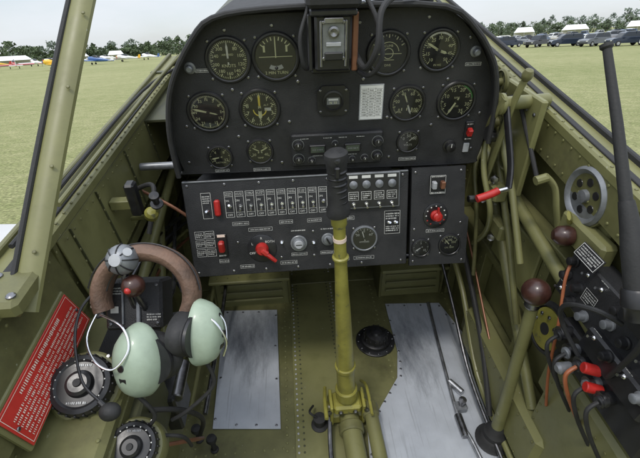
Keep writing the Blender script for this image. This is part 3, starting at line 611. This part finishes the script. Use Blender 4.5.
for k,(y,z) in enumerate(((.455,-.575),(.425,-.585),(.395,-.58),(.365,-.59),(.335,-.585))):
    m.cyl((.472,y,z),(.438,y-.005,z-.004),.010,GREY if k%2 else BLKS,seg=16); m.lathe((.450,y-.002,z-.002),(-1,0,0),[(.0125,0),(.0125,.008)],STEEL,12)
    m.tube([(.440,y-.005,z-.004),(.423,y-.01,z-.02),(.440,y-.02,z-.07),(.478,y-.03,z-.14)],.0035,(BLKR,BLKR,ORANGE,BLKR,BLKR)[k],seg=8)
m.tube([(.44,.36,-.45),(.41,.38,-.44),(.40,.42,-.47),(.425,.44,-.53),(.45,.40,-.58)],.0038,BLKR,seg=8)
m.tube([(.47,.52,-.47),(.455,.50,-.50),(.45,.47,-.57),(.455,.45,-.68),(.475,.44,-.78)],.0028,ORANGE,seg=8)
m.box((.482,.37,-.60),(.04,.22,.07),BLKS,b=.004); m.box((.50,.46,-.74),(.04,.06,.07),GREEN2,b=.004)
m.cyl((.430,.372,-.560),(.455,.365,-.565),.009,RED,seg=14); m.cyl((.432,.355,-.585),(.457,.348,-.59),.0085,RED,seg=14); m.lathe((.44,.40,-.60),(-1,0,0),[(.010,0),(.010,.02),(.006,.024),(0,.024)],GREY,14)
m.done()
m=M('console_data_plate'); m.T=fr((.470,.49,-.440),(0,-1,0),(.5,0,.86)); m.box((0,0,0),(.055,.026,.003),BLKS); m.outline((0,0,.0017),.052,.023,.0008,WHT); scrib(m,(0,0,.0017),.045,.017,4,WHT); m.done()
m=M('whip_antenna')
m.tube([(.383,.503,-.122),(.3895,.45,-.195),(.395,.395,-.273)],(lambda t:.0050+.0025*t),BLKR,seg=14,smooth=False); m.lathe((.383,.503,-.122),(-.1,.58,.8),[(.0055,0),(.0075,.002),(.0075,.006),(0,.008)],BLKR,14)
m.tube([(.395,.397,-.270),(.398,.375,-.300),(.400,.350,-.335),(.402,.335,-.360)],(lambda t:.0085+.0045*min(1,t*2)),BLKR,seg=18)
m.lathe((.402,.337,-.357),(.02,-.45,-.8),[(.014,0),(.016,.003),(.016,.022),(.013,.026),(.012,.04),(0,.04)],BLKS,20)
m.tube([(.405,.325,-.378),(.43,.33,-.40),(.46,.36,-.44),(.475,.38,-.47)],.008,BLKS,seg=10); m.box((.455,.345,-.425),(.05,.05,.03),BLKS,b=.004)
m.tube([(.41,.33,-.38),(.42,.31,-.42),(.44,.33,-.50),(.455,.35,-.56)],.004,BLKR,seg=8)
m.done()
m=M('hydraulic_pipe_fitting')
m.cyl((.40,.68,-1.035),(.425,.64,-1.035),.009,ALU); m.cyl((.39,.58,-1.035),(.39,.52,-1.035),.010,STEEL); m.tube([(.43,.98,-1.035),(.41,.80,-1.035),(.39,.58,-1.035),(.40,.5,-1.03),(.42,.3,-1.03)],.005,ALU)
m.box((.405,.60,-1.035),(.03,.025,.02),GREY,b=.003); m.lathe((.405,.60,-1.025),(0,0,1),[(.007,0),(.007,.016),(.010,.018),(.010,.024),(0,.026)],STEEL,12)
m.done()

# ---------------------------------------------------------------- left side equipment
H=fr((-.2213,.4496,-.4272),(.998,-.06,0),(.05,.58,.81))
m=M('throttle_quadrant',H)
K=V((-.021,.060,.022))
m.ball(K,(.0215,.0215,.0215),GREY)
for a in range(0,180,45): m.tube([K+V((math.cos(t)*math.cos(rad(a)),math.cos(t)*math.sin(rad(a)),math.sin(t)))*.0217 for t in [k*math.pi/10 for k in range(0,11)]],.0011,BLKS,seg=6,n=1)
m.lathe(K+V((0,0,.020)),(0,0,1),[(.009,0),(.008,.003),(0,.003)],LGREY,20); m.lathe(K+V((.013,.010,.014)),(.6,.4,.8),[(.006,0),(.006,.003),(0,.003)],LGREY,14)
m.tube([K+V((0,-.016,-.01)),(-.026,.02,.0),(-.03,-.03,-.05)],.005,STEEL,seg=12)
m.ball((-.011,.022,.012),(.0160,.0160,.0160),MAROON); m.tube([(-.011,.01,.006),(-.014,-.03,-.05)],.0045,STEEL,smooth=False)
m.ball((-.013,.017,.025),.0050,RED)
m.box((-.030,-.012,-.055),(.085,.075,.05),BLK,b=.004); m.box((-.022,-.008,-.028),(.006,.06,.004),GREY); m.box((-.045,-.010,-.028),(.003,.06,.004),GREY)
m.rect((-.034,.012,-.0288),.010,.012,WHT); m.rect((-.058,-.018,-.0288),.012,.010,WHT); scrib(m,(-.055,.01,-.0295),.02,.012,3,WHT); scrib(m,(-.0,-.03,-.0295),.02,.012,3,WHT)
for x in(-.065,.005):
    for y in(-.04,.018): m.screw((x,y,-.030),(0,0,1),.003,STEEL)
m.done()
m=M('aviation_headset',H)
hb=[(.0655*math.cos(rad(a))+.0,.006+.062*math.sin(rad(a)),-.006) for a in range(200,-26,-15)]
m.tube(hb,(lambda t:(.0270*(.50+.50*math.sin(math.pi*min(1,max(0,.10+.80*t)))),.013)),LEATH,seg=18,n=4)
for s_ in(1.22,.82): m.tube([(x*s_,.006+(y-.006)*s_,.004) for x,y,z in hb[2:-2]],.0011,BLKS,seg=6,n=2)
for i in range(len(hb)*3):
    a=rad(190-i*4.6)
    for s_ in(.0755,.0560): m.box((s_*math.cos(a),.006+s_*.95*math.sin(a),.0054),(.0032,.0009,.0009),PLACW,rot=RZ(a+math.pi/2),b=.0002)
def cup(c,ax,ry,rz):
    ax=V(ax).normalized(); T0=m.T; m.T=T0@Matrix.Translation(V(c))@(V((0,0,1)).rotation_difference(ax)).to_matrix().to_4x4()
    pr=[(1,-.004),(1.03,.0),(1.0,.006),(.93,.016),(.78,.026),(.5,.033),(.2,.036),(0,.0365)]
    m.lathe((0,0,0),(0,0,1),[(a*rz,h) for a,h in pr],CUP,40,sc=(ry/rz,1))
    m.lathe((0,0,-.0015),(0,0,-1),[(rz*1.05,-.004),(rz*1.055,.0),(rz*1.0,.003)],BLKS,40,sc=(ry/rz,1))
    m.lathe((0,0,-.004),(0,0,-1),[(rz*.98,0),(rz*.98,.003),(rz*1.03,.006),(rz*1.05,.016),(rz*.94,.025),(rz*.72,.027),(rz*.60,.018),(rz*.55,.008),(0,.008)],BLKR,40,sc=(ry/rz,1))
    m.lathe((0,.0,.0345),(0,0,1),[(.006,0),(.005,.003),(0,.003)],BLKS,14)
    m.lathe((0,.024,.026),(0,.35,1),[(.0045,0),(.004,.006),(0,.006)],BLKS,12)
    m.box((0,-.018,.0330),(.012,.008,.003),BLKS,rot=RX(.28),b=.001)
    m.T=T0
cup((.000,-.080,.016),(-.38,-.05,.90),.035,.051)
cup((.076,-.048,.000),(.985,-.05,.16),.032,.047)
m.tube([(-.064,-.012,.006),(-.070,-.045,.026),(-.048,-.070,.050),(-.020,-.080,.058),(-.002,-.056,.052),(-.016,-.028,.040),(-.056,-.016,.016)],.0016,CHROME,seg=8)
m.tube([(.066,-.014,.004),(.100,-.026,.022),(.118,-.055,.018),(.112,-.080,.010)],.0016,CHROME,seg=8); m.tube([(.064,-.010,.004),(.086,-.006,.008),(.112,-.030,.004),(.116,-.06,.004)],.0016,CHROME,seg=8)
m.box((-.064,-.012,.004),(.012,.022,.010),BLKS,rot=RZ(.3),b=.002); m.box((.066,-.014,.004),(.012,.022,.010),BLKS,rot=RZ(-.2),b=.002)
m.tube([(-.068,.015,.006),(-.083,-.01,.018),(-.084,-.05,.03),(-.070,-.10,.04),(-.045,-.125,.045)],.002,BLKS,seg=8); m.ball((-.030,-.138,.048),(.014,.012,.012),BLKR)
m.tube([(-.045,-.125,.045),(-.030,-.138,.048)],.004,BLKS,smooth=False)
m.tube([(-.004,-.130,.02),(.01,-.165,.0),(-.01,-.20,-.02),(.03,-.22,-.05),(.03,-.26,-.10)],.003,BLKR,seg=8); m.tube([(.083,-.088,.0),(.09,-.13,-.02),(.05,-.17,-.03),(.02,-.19,-.04)],.003,BLKR,seg=8)
m.done()
m=M('left_console')
m.box((-.335,.30,-.60),(.13,.50,.10),GREEN,b=.008); m.box((-.270,.30,-.72),(.006,.50,.30),GREEN); m.rivets((-.28,.1,-.549),(-.28,.53,-.549),.03,(0,0,1),GREEN2)
m.box((-.30,.50,-.58),(.07,.12,.06),BLK,b=.004)
m.tube([(-.27,.58,-.60),(-.24,.65,-.66),(-.26,.75,-.75),(-.34,.9,-.80)],.005,BLKR); m.tube([(-.30,.56,-.60),(-.27,.66,-.62),(-.30,.80,-.66),(-.36,1.1,-.68)],.005,STEEL)
m.box((-.262,.42,-.66),(.02,.12,.14),DKGREEN,b=.004); m.box((-.255,.50,-.74),(.03,.08,.10),BLKS,b=.004); m.cyl((-.24,.47,-.70),(-.24,.55,-.70),.012,STEEL)
m.tube([(-.25,.40,-.62),(-.21,.42,-.66),(-.20,.46,-.76),(-.24,.50,-.9)],.0045,BLKR); m.tube([(-.25,.36,-.66),(-.20,.40,-.72),(-.22,.48,-.86)],.0035,COPPER)
m.done()
def knobwheel(name,o,ax,r,h):
    m=M(name); ax=V(ax).normalized(); m.T=Matrix.Translation(V(o))@V((0,0,1)).rotation_difference(ax).to_matrix().to_4x4()
    m.lathe((0,0,0),(0,0,1),[(r*1.20,-.05),(r*1.20,-.004),(r*1.12,0),(r*1.0,.001)],GREEN2,36)
    m.lathe((0,0,0),(0,0,1),[(r,0),(r*1.0,h*.5),(r*.94,h*.72),(r*.80,h*.78),(r*.72,h*.70),(r*.45,h*.72),(r*.40,h),(r*.30,h*1.1),(0,h*1.1)],BLKS,40)
    for a in range(0,360,15): x,y=P2(a,r); m.box((x,y,h*.33),(r*.07,r*.07,h*.55),BLKR,rot=RZ(-rad(a)))
    for a in range(-120,121,20): x,y=P2(a,r*.78); m.lathe((x,y,h*.80),(0,0,1),[(.001,0),(0,.0003)],WHT,6)
    scrib(m,(0,r*.60,h*.73),r*.5,r*.14,1,GREY); scrib(m,(0,-r*.60,h*.73),r*.6,r*.14,1,GREY)
    for a in(30,150,270): x,y=P2(a,r*1.15); m.screw((x,y,-.002),(0,0,1),.0035,STEEL)
    m.lathe((0,0,h*1.1),(0,0,1),[(r*.14,0),(r*.12,.003),(0,.003)],BLKR,14)
    m.done()
knobwheel('elevator_trim_control_wheel',(-.318,.390,-.532),(.12,-.45,.88),.042,.030)
knobwheel('rudder_trim_control_wheel',(-.250,.330,-.600),(.15,-.45,.88),.034,.030)
m=M('red_warning_placard')
m.T=fr((-.358,.405,-.492),(0,1,.05),(-.28,-.05,.96))
m.box((0,0,0),(.205,.064,.002),PLAC,b=.0005); m.outline((0,0,.0013),.199,.058,.0008,PLACW); scrib(m,(0,.0215,.0012),.12,.008,1,PLACW,den=.75); scrib(m,(0,-.006,.0012),.185,.040,6,PLACW)
for x in(-.096,.096): m.screw((x,0,.001),(0,0,1),.003,STEEL)
m.box((0,0,-.006),(.215,.074,.008),GREEN2,b=.002)
m.done()
m=M('cockpit_lamp_and_bracket')
m.box((-.318,.745,-.430),(.020,.026,.072),BLKS,b=.004); m.cyl((-.36,.93,-.452),(-.19,.93,-.452),.009,GREY); m.ball((-.19,.93,-.452),.013,BLKR)
m.tube([(-.36,.82,-.46),(-.30,.80,-.43),(-.285,.76,-.44),(-.30,.72,-.50)],.005,BLKR); m.lathe((-.285,.72,-.46),(.3,-.5,.8),[(.010,0),(.013,.006),(.013,.020),(.008,.026),(0,.027)],YEL,18)
m.tube([(-.36,.90,-.5),(-.28,.86,-.53),(-.23,.85,-.58),(-.24,.9,-.66)],.004,COPPER); m.box((-.345,.745,-.44),(.04,.02,.02),GREEN2)
m.lathe((-.26,.70,-.42),(.1,-.4,.9),[(.012,0),(.012,.004),(.006,.006),(.006,.02),(.009,.022),(.009,.03),(0,.031)],BLKS,16); m.tube([(-.26,.70,-.42),(-.28,.73,-.46),(-.35,.78,-.50)],.005,GREEN2)
m.done()
m=M('hydraulic_line_bundle')
for k in range(4):
    z=-.62-.028*k; m.tube([(-.375+.004*k,.62,z),(-.36,.9,z-.02),(-.30,1.2,z-.10),(-.22,1.38,z-.12)],.0045,(STEEL,BLKR,GREEN2,COPPER)[k],seg=8)
m.tube([(-.22,.78,-.62),(-.20,.95,-.70),(-.18,1.15,-.82),(-.17,1.38,-.9)],.006,BLKR); m.tube([(-.36,.70,-1.0),(-.33,.9,-.98),(-.30,1.1,-1.02)],.008,GREEN2)
for x in(-.30,-.26): m.tube([(x,.62,-1.0),(x+.01,.85,-.98),(x+.02,1.05,-.94),(x+.02,1.38,-.85)],.006,GREEN2 if x<-.28 else STEEL,seg=10)
m.done()

# ---------------------------------------------------------------- outside world
def ground_mat():
    m=bpy.data.materials.new('mown_grass'); m.use_nodes=True; nt=m.node_tree; N=nt.nodes; L=nt.links; b=N['Principled BSDF']; b.inputs['Roughness'].default_value=.9; b.inputs['Specular IOR Level'].default_value=.15
    tc=N.new('ShaderNodeTexCoord')
    def nz(s,d=5): n=N.new('ShaderNodeTexNoise'); n.inputs['Scale'].default_value=s; n.inputs['Detail'].default_value=d; n.inputs['Roughness'].default_value=.75; L.new(tc.outputs['Object'],n.inputs['Vector']); return n
    a=nz(.06); c=nz(1.6,9); e=nz(14,9)
    cr=N.new('ShaderNodeValToRGB'); cr.color_ramp.elements[0].position=.38; cr.color_ramp.elements[0].color=(.20,.225,.085,1); cr.color_ramp.elements[1].position=.62; cr.color_ramp.elements[1].color=(.36,.35,.18,1)
    ad=N.new('ShaderNodeMath'); ad.operation='MULTIPLY_ADD'; ad.inputs[1].default_value=.40; L.new(a.outputs['Fac'],ad.inputs[0])
    m1=N.new('ShaderNodeMath'); m1.operation='MULTIPLY'; m1.inputs[1].default_value=.60; L.new(c.outputs['Fac'],m1.inputs[0]); L.new(m1.outputs[0],ad.inputs[2]); L.new(ad.outputs[0],cr.inputs[0])
    mr=N.new('ShaderNodeMapRange'); mr.inputs[1].default_value=.35; mr.inputs[2].default_value=.65; mr.inputs[3].default_value=.40; mr.inputs[4].default_value=1.45; L.new(e.outputs['Fac'],mr.inputs[0])
    mx=N.new('ShaderNodeMix'); mx.data_type='RGBA'; mx.blend_type='MULTIPLY'; mx.inputs[0].default_value=1; L.new(cr.outputs[0],mx.inputs[6]); L.new(mr.outputs[0],mx.inputs[7]); L.new(mx.outputs[2],b.inputs['Base Color'])
    bp=N.new('ShaderNodeBump'); bp.inputs['Strength'].default_value=.8; bp.inputs['Distance'].default_value=.04; L.new(e.outputs['Fac'],bp.inputs['Height']); L.new(bp.outputs[0],b.inputs['Normal'])
    return m
GR=ground_mat()
me=bpy.data.meshes.new('ground'); S=6000
me.from_pydata([(-S,-S,0),(S,-S,0),(S,S,0),(-S,S,0)],[],[(0,1,2,3)]); me.materials.append(GR)
bpy.context.collection.objects.link(bpy.data.objects.new('ground',me))
LEAF=mat('tree_foliage',(.070,.098,.045),.85,var=.5,sc=.25); LEAF2=mat('tree_foliage_far_hazed',(.12,.15,.115),.85,var=.35,sc=.2); BARK=mat('bark',(.10,.07,.05),.9)  # foliage lightened: distance haze is put into the leaf colours, most in the far row
def treeline(name,az0,az1,dist,hmin,hmax,n,leaf,q=1.1,per=330):
    k=0; vs=[];fs=[];ms=[]
    for i in range(n):
        az=rad(az0+(az1-az0)*(i+random.uniform(.1,.9))/n); D=dist*random.uniform(.93,1.1); cx,cy=D*math.sin(az),D*math.cos(az); h=random.uniform(hmin,hmax)*random.choice((1,1,.8,.6)); w=h*random.uniform(.5,.8)
        for _ in range(per):
            u=random.random(); zz=h*(u**.8); rr=w*(1-u*u)**.5*(.75+.35*math.sin(u*9+i)); th=random.uniform(0,6.283); rho=rr*random.uniform(.35,1)
            c=V((cx+rho*math.cos(th)+random.gauss(0,.5),cy+rho*math.sin(th),max(.3,zz*.93+random.gauss(0,.35))))
            a=V((random.gauss(0,1),random.gauss(0,1),random.gauss(0,1))).normalized(); b_=a.orthogonal().normalized(); s_=q*random.uniform(.35,1.0)
            vs+=[c+a*s_*.6,c+b_*s_*.6,c-a*s_*.5,c-b_*s_*.7]; fs.append((k,k+1,k+2,k+3)); k+=4; ms.append(0)
        tw=.25
        vs+=[V((cx-tw,cy,0)),V((cx+tw,cy,0)),V((cx+tw*.4,cy,h*.6)),V((cx-tw*.4,cy,h*.6))]; fs.append((k,k+1,k+2,k+3)); k+=4; ms.append(1)
    me=bpy.data.meshes.new(name); me.from_pydata(vs,[],fs); me.materials.append(leaf); me.materials.append(BARK); me.polygons.foreach_set('material_index',ms); me.update()
    o=bpy.data.objects.new(name,me); bpy.context.collection.objects.link(o); return o
treeline('tree_line',-60,18,330,9,13,110,LEAF,1.3,380)
treeline('tree_line',18,60,330,6,9,80,LEAF,1.1,300)
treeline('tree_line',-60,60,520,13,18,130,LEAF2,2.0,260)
WIN=mat('car_glass',(.02,.025,.03),.08,var=.05); TYRE=mat('tyre',(.02,.02,.02),.8)
cols=[mat('car_paint_%d'%i,c,.25,var=.03,coat=.6,metal=mt) for i,(c,mt) in enumerate((((.02,.03,.05),.3),((.35,.36,.38),.5),((.70,.70,.68),0),((.03,.03,.035),.3),((.25,.03,.03),.2),((.12,.13,.14),.5),((.05,.10,.20),.3),((.30,.27,.20),.4)))]
def car(name,x,y,hd,paint,kind):
    m=M(name,Matrix.Translation((x,y,0))@Matrix.Rotation(hd,4,'Z'),air=False)
    if kind=='suv': body=[(-2.4,.35),(-2.38,.95),(-2.30,1.02),(1.15,1.08),(2.15,.98),(2.38,.80),(2.4,.38)]; cab=[(-2.30,1.0),(-2.12,1.70),(-1.9,1.78),(.35,1.76),(.62,1.68),(1.22,1.05)]
    elif kind=='pickup': body=[(-2.7,.45),(-2.7,1.05),(1.2,1.08),(2.35,1.02),(2.6,.85),(2.6,.42)]; cab=[(-.95,1.05),(-.85,1.70),(-.6,1.80),(.45,1.78),(1.15,1.07)]
    else: body=[(-2.25,.32),(-2.25,.80),(-2.1,.92),(1.0,.95),(1.95,.82),(2.25,.68),(2.28,.34)]; cab=[(-1.75,.90),(-1.15,1.36),(-.7,1.45),(.25,1.43),(1.05,.93)]
    W=.90
    def slab(pts,w0,w1,zm,zM,mt):
        k=len(pts); f=lambda z:w0+(w1-w0)*(z-zm)/(zM-zm)
        vs=[(px,-f(pz),pz) for px,pz in pts]+[(px,f(pz),pz) for px,pz in pts]
        m.add(vs,[tuple(range(k)),tuple(range(k,2*k))[::-1]]+[(i,(i+1)%k,k+(i+1)%k,k+i) for i in range(k)],mt)
    slab(body,W,W*.93,.3,1.1,paint); zt=max(p[1] for p in cab); slab(cab,W*.92,W*.74,.9,zt,paint)
    cx=sum(p[0] for p in cab)/len(cab); cz=sum(p[1] for p in cab)/len(cab)+.02
    win=[(cx+(p[0]-cx)*.86,cz+(p[1]-cz)*.70) for p in cab]; f=lambda z:W*.92+(W*.74-W*.92)*(z-.9)/(zt-.9)
    for sg in(-1,1): m.add([(px,sg*(f(pz)+.012),pz) for px,pz in win],[tuple(range(len(win)))],WIN); m.box((cx,sg*(f(cz)+.02),cz),(.07,.02,(zt-.95)*.75),paint)
    for (a,b_) in((cab[-1],cab[-2]),(cab[0],cab[1])):
        p0=V((a[0],0,a[1])).lerp(V((b_[0],0,b_[1])),.12); p1=V((a[0],0,a[1])).lerp(V((b_[0],0,b_[1])),.9); off=.02 if a[0]>0 else -.02
        m.add([(p0.x+off,-f(p0.z)*.88,p0.z+.01),(p0.x+off,f(p0.z)*.88,p0.z+.01),(p1.x+off,f(p1.z)*.88,p1.z+.01),(p1.x+off,-f(p1.z)*.88,p1.z+.01)],[(0,1,2,3)],WIN)
    xf=body[-1][0]*.63
    for xx in(-xf,xf):
        for sg in(-1,1): m.cyl((xx,sg*.70,.35),(xx,sg*.93,.35),.35,TYRE,seg=18); m.cyl((xx,sg*.90,.35),(xx,sg*.945,.35),.20,LGREY,seg=12)
    for sg in(-1,1): m.box((body[-1][0]-.08,sg*.66,.74),(.16,.30,.14),WHT); m.box((body[0][0]+.03,sg*.76,.82),(.08,.14,.20),RED); m.box((.85,sg*1.0,1.02),(.14,.18,.12),paint)
    m.box((body[-1][0]-.02,0,.50),(.12,1.5,.16),BLKS); m.box((body[0][0]+.02,0,.50),(.12,1.5,.16),BLKS)
    m.done()
CARS=[(21,92,'suv',1),(24,90,'pickup',2),(26.5,88,'suv',0),(29.6,84,'pickup',3),(32.3,82,'suv',0),(35.0,78,'suv',5),(37.8,75,'suv',0),(40.5,74,'sedan',2),(43,72,'suv',3),(23,115,'sedan',4),(25.5,112,'suv',2),(27.6,110,'sedan',1),(30,108,'suv',6),(32,106,'pickup',7),(34.2,104,'sedan',2),(36.4,102,'suv',1),(38.6,100,'sedan',4),(41,98,'suv',2),(26.3,135,'suv',2),(28.6,132,'sedan',3),(31,130,'suv',2),(33,128,'pickup',0),(35.3,126,'sedan',1),(37.5,124,'suv',6),(40,122,'suv',3)]
for i in range(14): CARS.append((24.5+i*1.35,158+random.uniform(-4,4),random.choice(('suv','sedan','pickup')),random.randrange(8)))
for (az,D,kind,ci) in CARS:
    a=rad(az); nm={'suv':'sport_utility_vehicle','pickup':'pickup_truck','sedan':'parked_car'}[kind]
    car(nm,D*math.sin(a),D*math.cos(a),random.choice((rad(200),rad(20),rad(35),rad(-20),rad(170)))+random.uniform(-.15,.15),cols[ci],kind)
TENT=mat('tent_canvas',(.75,.75,.73),.7,var=.05)
for az,D,w in((28,190,7),(33,200,9),(38.5,185,6),(-30,230,14),(-24,240,10),(-20,235,7)):
    a=rad(az); m=M('pavilion_tent',Matrix.Translation((D*math.sin(a),D*math.cos(a),0))@Matrix.Rotation(-a,4,'Z'),air=False); h=w*.5
    m.add([(-h,-3,2.2),(h,-3,2.2),(h,3,2.2),(-h,3,2.2),(-h*.7,0,3.9),(h*.7,0,3.9)],[(0,1,5,4),(2,3,4,5),(1,2,5),(3,0,4)],TENT); m.box((0,2.9,1.1),(w,.05,2.2),TENT)
    for x in(-h,0,h): m.cyl((x,-3,0),(x,-3,2.2),.05,LGREY,seg=6)
    m.done()
APAINT=[mat('airplane_yellow',(.75,.45,.03),.35,coat=.3,var=.05),mat('airplane_white',(.75,.75,.73),.35,coat=.3,var=.03),mat('airplane_blue',(.05,.12,.30),.35,coat=.3,var=.05),mat('airplane_red',(.45,.04,.03),.35,coat=.3,var=.05)]
def plane(x,y,hd,p,trim):
    m=M('parked_airplane',Matrix.Translation((x,y,0))@Matrix.Rotation(hd,4,'Z')@Matrix.Rotation(rad(7),4,'X'),air=False)
    m.lathe((0,2.6,1.35),(0,-1,0),[(.15,-.3),(.45,0),(.55,.5),(.58,1.8),(.5,3.0),(.28,5.0),(.12,6.8),(0,7)],p,18,sc=(.85,1.1))
    m.box((0,1.0,1.05),(9.6,1.5,.16),p,b=.07); m.box((0,-3.7,1.45),(3.2,.8,.08),trim,b=.03); m.add([(sx*.05,y_,z_) for sx in(-1,1) for y_,z_ in((-3.2,1.4),(-4.2,1.4),(-4.25,2.5),(-3.7,2.5))],[(0,1,2,3),(4,5,6,7),(0,4,7,3),(1,5,6,2),(3,2,6,7)],trim)
    m.ball((0,.6,1.95),(.36,1.1,.38),WIN); m.cyl((0,2.9,1.35),(0,3.15,1.35),.16,trim,seg=12); m.box((0,3.05,1.35),(.14,.04,2.0),BLKS,rot=RY(.5))
    for sx in(-1,1): m.cyl((sx*1.1,1.3,.95),(sx*1.1,1.35,.25),.06,LGREY,seg=8); m.cyl((sx*1.0,1.35,.18),(sx*1.16,1.35,.18),.26,TYRE,seg=14)
    m.done()
for az,D,hd,p,t in((-26,112,1.9,0,2),(-33,125,1.2,1,3),(-37,118,2.2,1,2),(-22,140,1.5,2,1),(-30,150,.6,3,1),(-41,130,1.7,2,1),(-19,160,2.0,1,0),(-35,170,1.4,1,2),(-28,175,1.0,1,3),(-24,185,.4,1,0),(-16.5,170,1.2,1,2),(-31.5,195,2.1,0,3),(-38.5,160,.9,1,3),(-21,200,1.6,1,3),(-26.5,205,2.3,1,2)):
    a=rad(az); plane(D*math.sin(a),D*math.cos(a),hd,APAINT[p],APAINT[t])

# ---------------------------------------------------------------- light, sky, camera
sc=bpy.context.scene
w=bpy.data.worlds.new('World'); sc.world=w; w.use_nodes=True; nt=w.node_tree; bg=nt.nodes['Background']; sk=nt.nodes.new('ShaderNodeTexSky'); sk.sky_type='NISHITA'; sk.sun_disc=False
EL,AZ=rad(60),rad(205)
sk.sun_elevation=EL; sk.sun_rotation=AZ; sk.dust_density=1.5; sk.air_density=1.0; sk.ozone_density=1.0
# thin high overcast: cloud veil over the clear sky, brighter toward the zenith as real overcast is
tc=nt.nodes.new('ShaderNodeTexCoord'); mp=nt.nodes.new('ShaderNodeMapping'); mp.inputs['Scale'].default_value=(1,1,3.5); nz=nt.nodes.new('ShaderNodeTexNoise'); nz.inputs['Scale'].default_value=2.2; nz.inputs['Detail'].default_value=7; nz.inputs['Roughness'].default_value=.55
nt.links.new(tc.outputs['Generated'],mp.inputs[0]); nt.links.new(mp.outputs[0],nz.inputs['Vector'])
mr=nt.nodes.new('ShaderNodeMapRange'); mr.inputs[1].default_value=.35; mr.inputs[2].default_value=.62; mr.inputs[3].default_value=.55; mr.inputs[4].default_value=.92; nt.links.new(nz.outputs['Fac'],mr.inputs[0])
mx=nt.nodes.new('ShaderNodeMix'); mx.data_type='RGBA'; nt.links.new(mr.outputs[0],mx.inputs[0]); nt.links.new(sk.outputs[0],mx.inputs[6]); mx.inputs[7].default_value=(5.75,6.05,6.45,1)
sx=nt.nodes.new('ShaderNodeSeparateXYZ'); nt.links.new(tc.outputs['Generated'],sx.inputs[0])
zr=nt.nodes.new('ShaderNodeMapRange'); zr.inputs[1].default_value=.15; zr.inputs[2].default_value=.9; zr.inputs[3].default_value=1.0; zr.inputs[4].default_value=2.1; nt.links.new(sx.outputs[2],zr.inputs[0])
mz=nt.nodes.new('ShaderNodeMix'); mz.data_type='RGBA'; mz.blend_type='MULTIPLY'; mz.inputs[0].default_value=1; nt.links.new(mx.outputs[2],mz.inputs[6]); nt.links.new(zr.outputs[0],mz.inputs[7])
nt.links.new(mz.outputs[2],bg.inputs[0]); bg.inputs[1].default_value=.15
sl=bpy.data.lights.new('sun','SUN'); sl.energy=1.5; sl.angle=rad(11); sl.color=(1,.96,.90); so=bpy.data.objects.new('sun',sl); bpy.context.collection.objects.link(so)
sd=V((math.sin(AZ)*math.cos(EL),math.cos(AZ)*math.cos(EL),math.sin(EL))); so.rotation_euler=sd.to_track_quat('Z','Y').to_euler(); so.location=sd*30
ps,p,r=rad(4),rad(35.5),rad(1.2)
Fw=V((math.sin(ps)*math.cos(p),math.cos(ps)*math.cos(p),-math.sin(p))); R0=V((math.cos(ps),-math.sin(ps),0)); U0=R0.cross(Fw)
R_=R0*math.cos(r)-U0*math.sin(r); U_=U0*math.cos(r)+R0*math.sin(r)
cd=bpy.data.cameras.new('camera'); cd.sensor_width=36; cd.lens=420/640*36; cd.clip_start=.01; cd.clip_end=9000
co=bpy.data.objects.new('camera',cd); bpy.context.collection.objects.link(co)
co.matrix_world=TA@Matrix((R_,U_,-Fw)).transposed().to_4x4(); sc.camera=co
sc.view_settings.view_transform='Standard'; sc.view_settings.look='None'; sc.view_settings.exposure=0
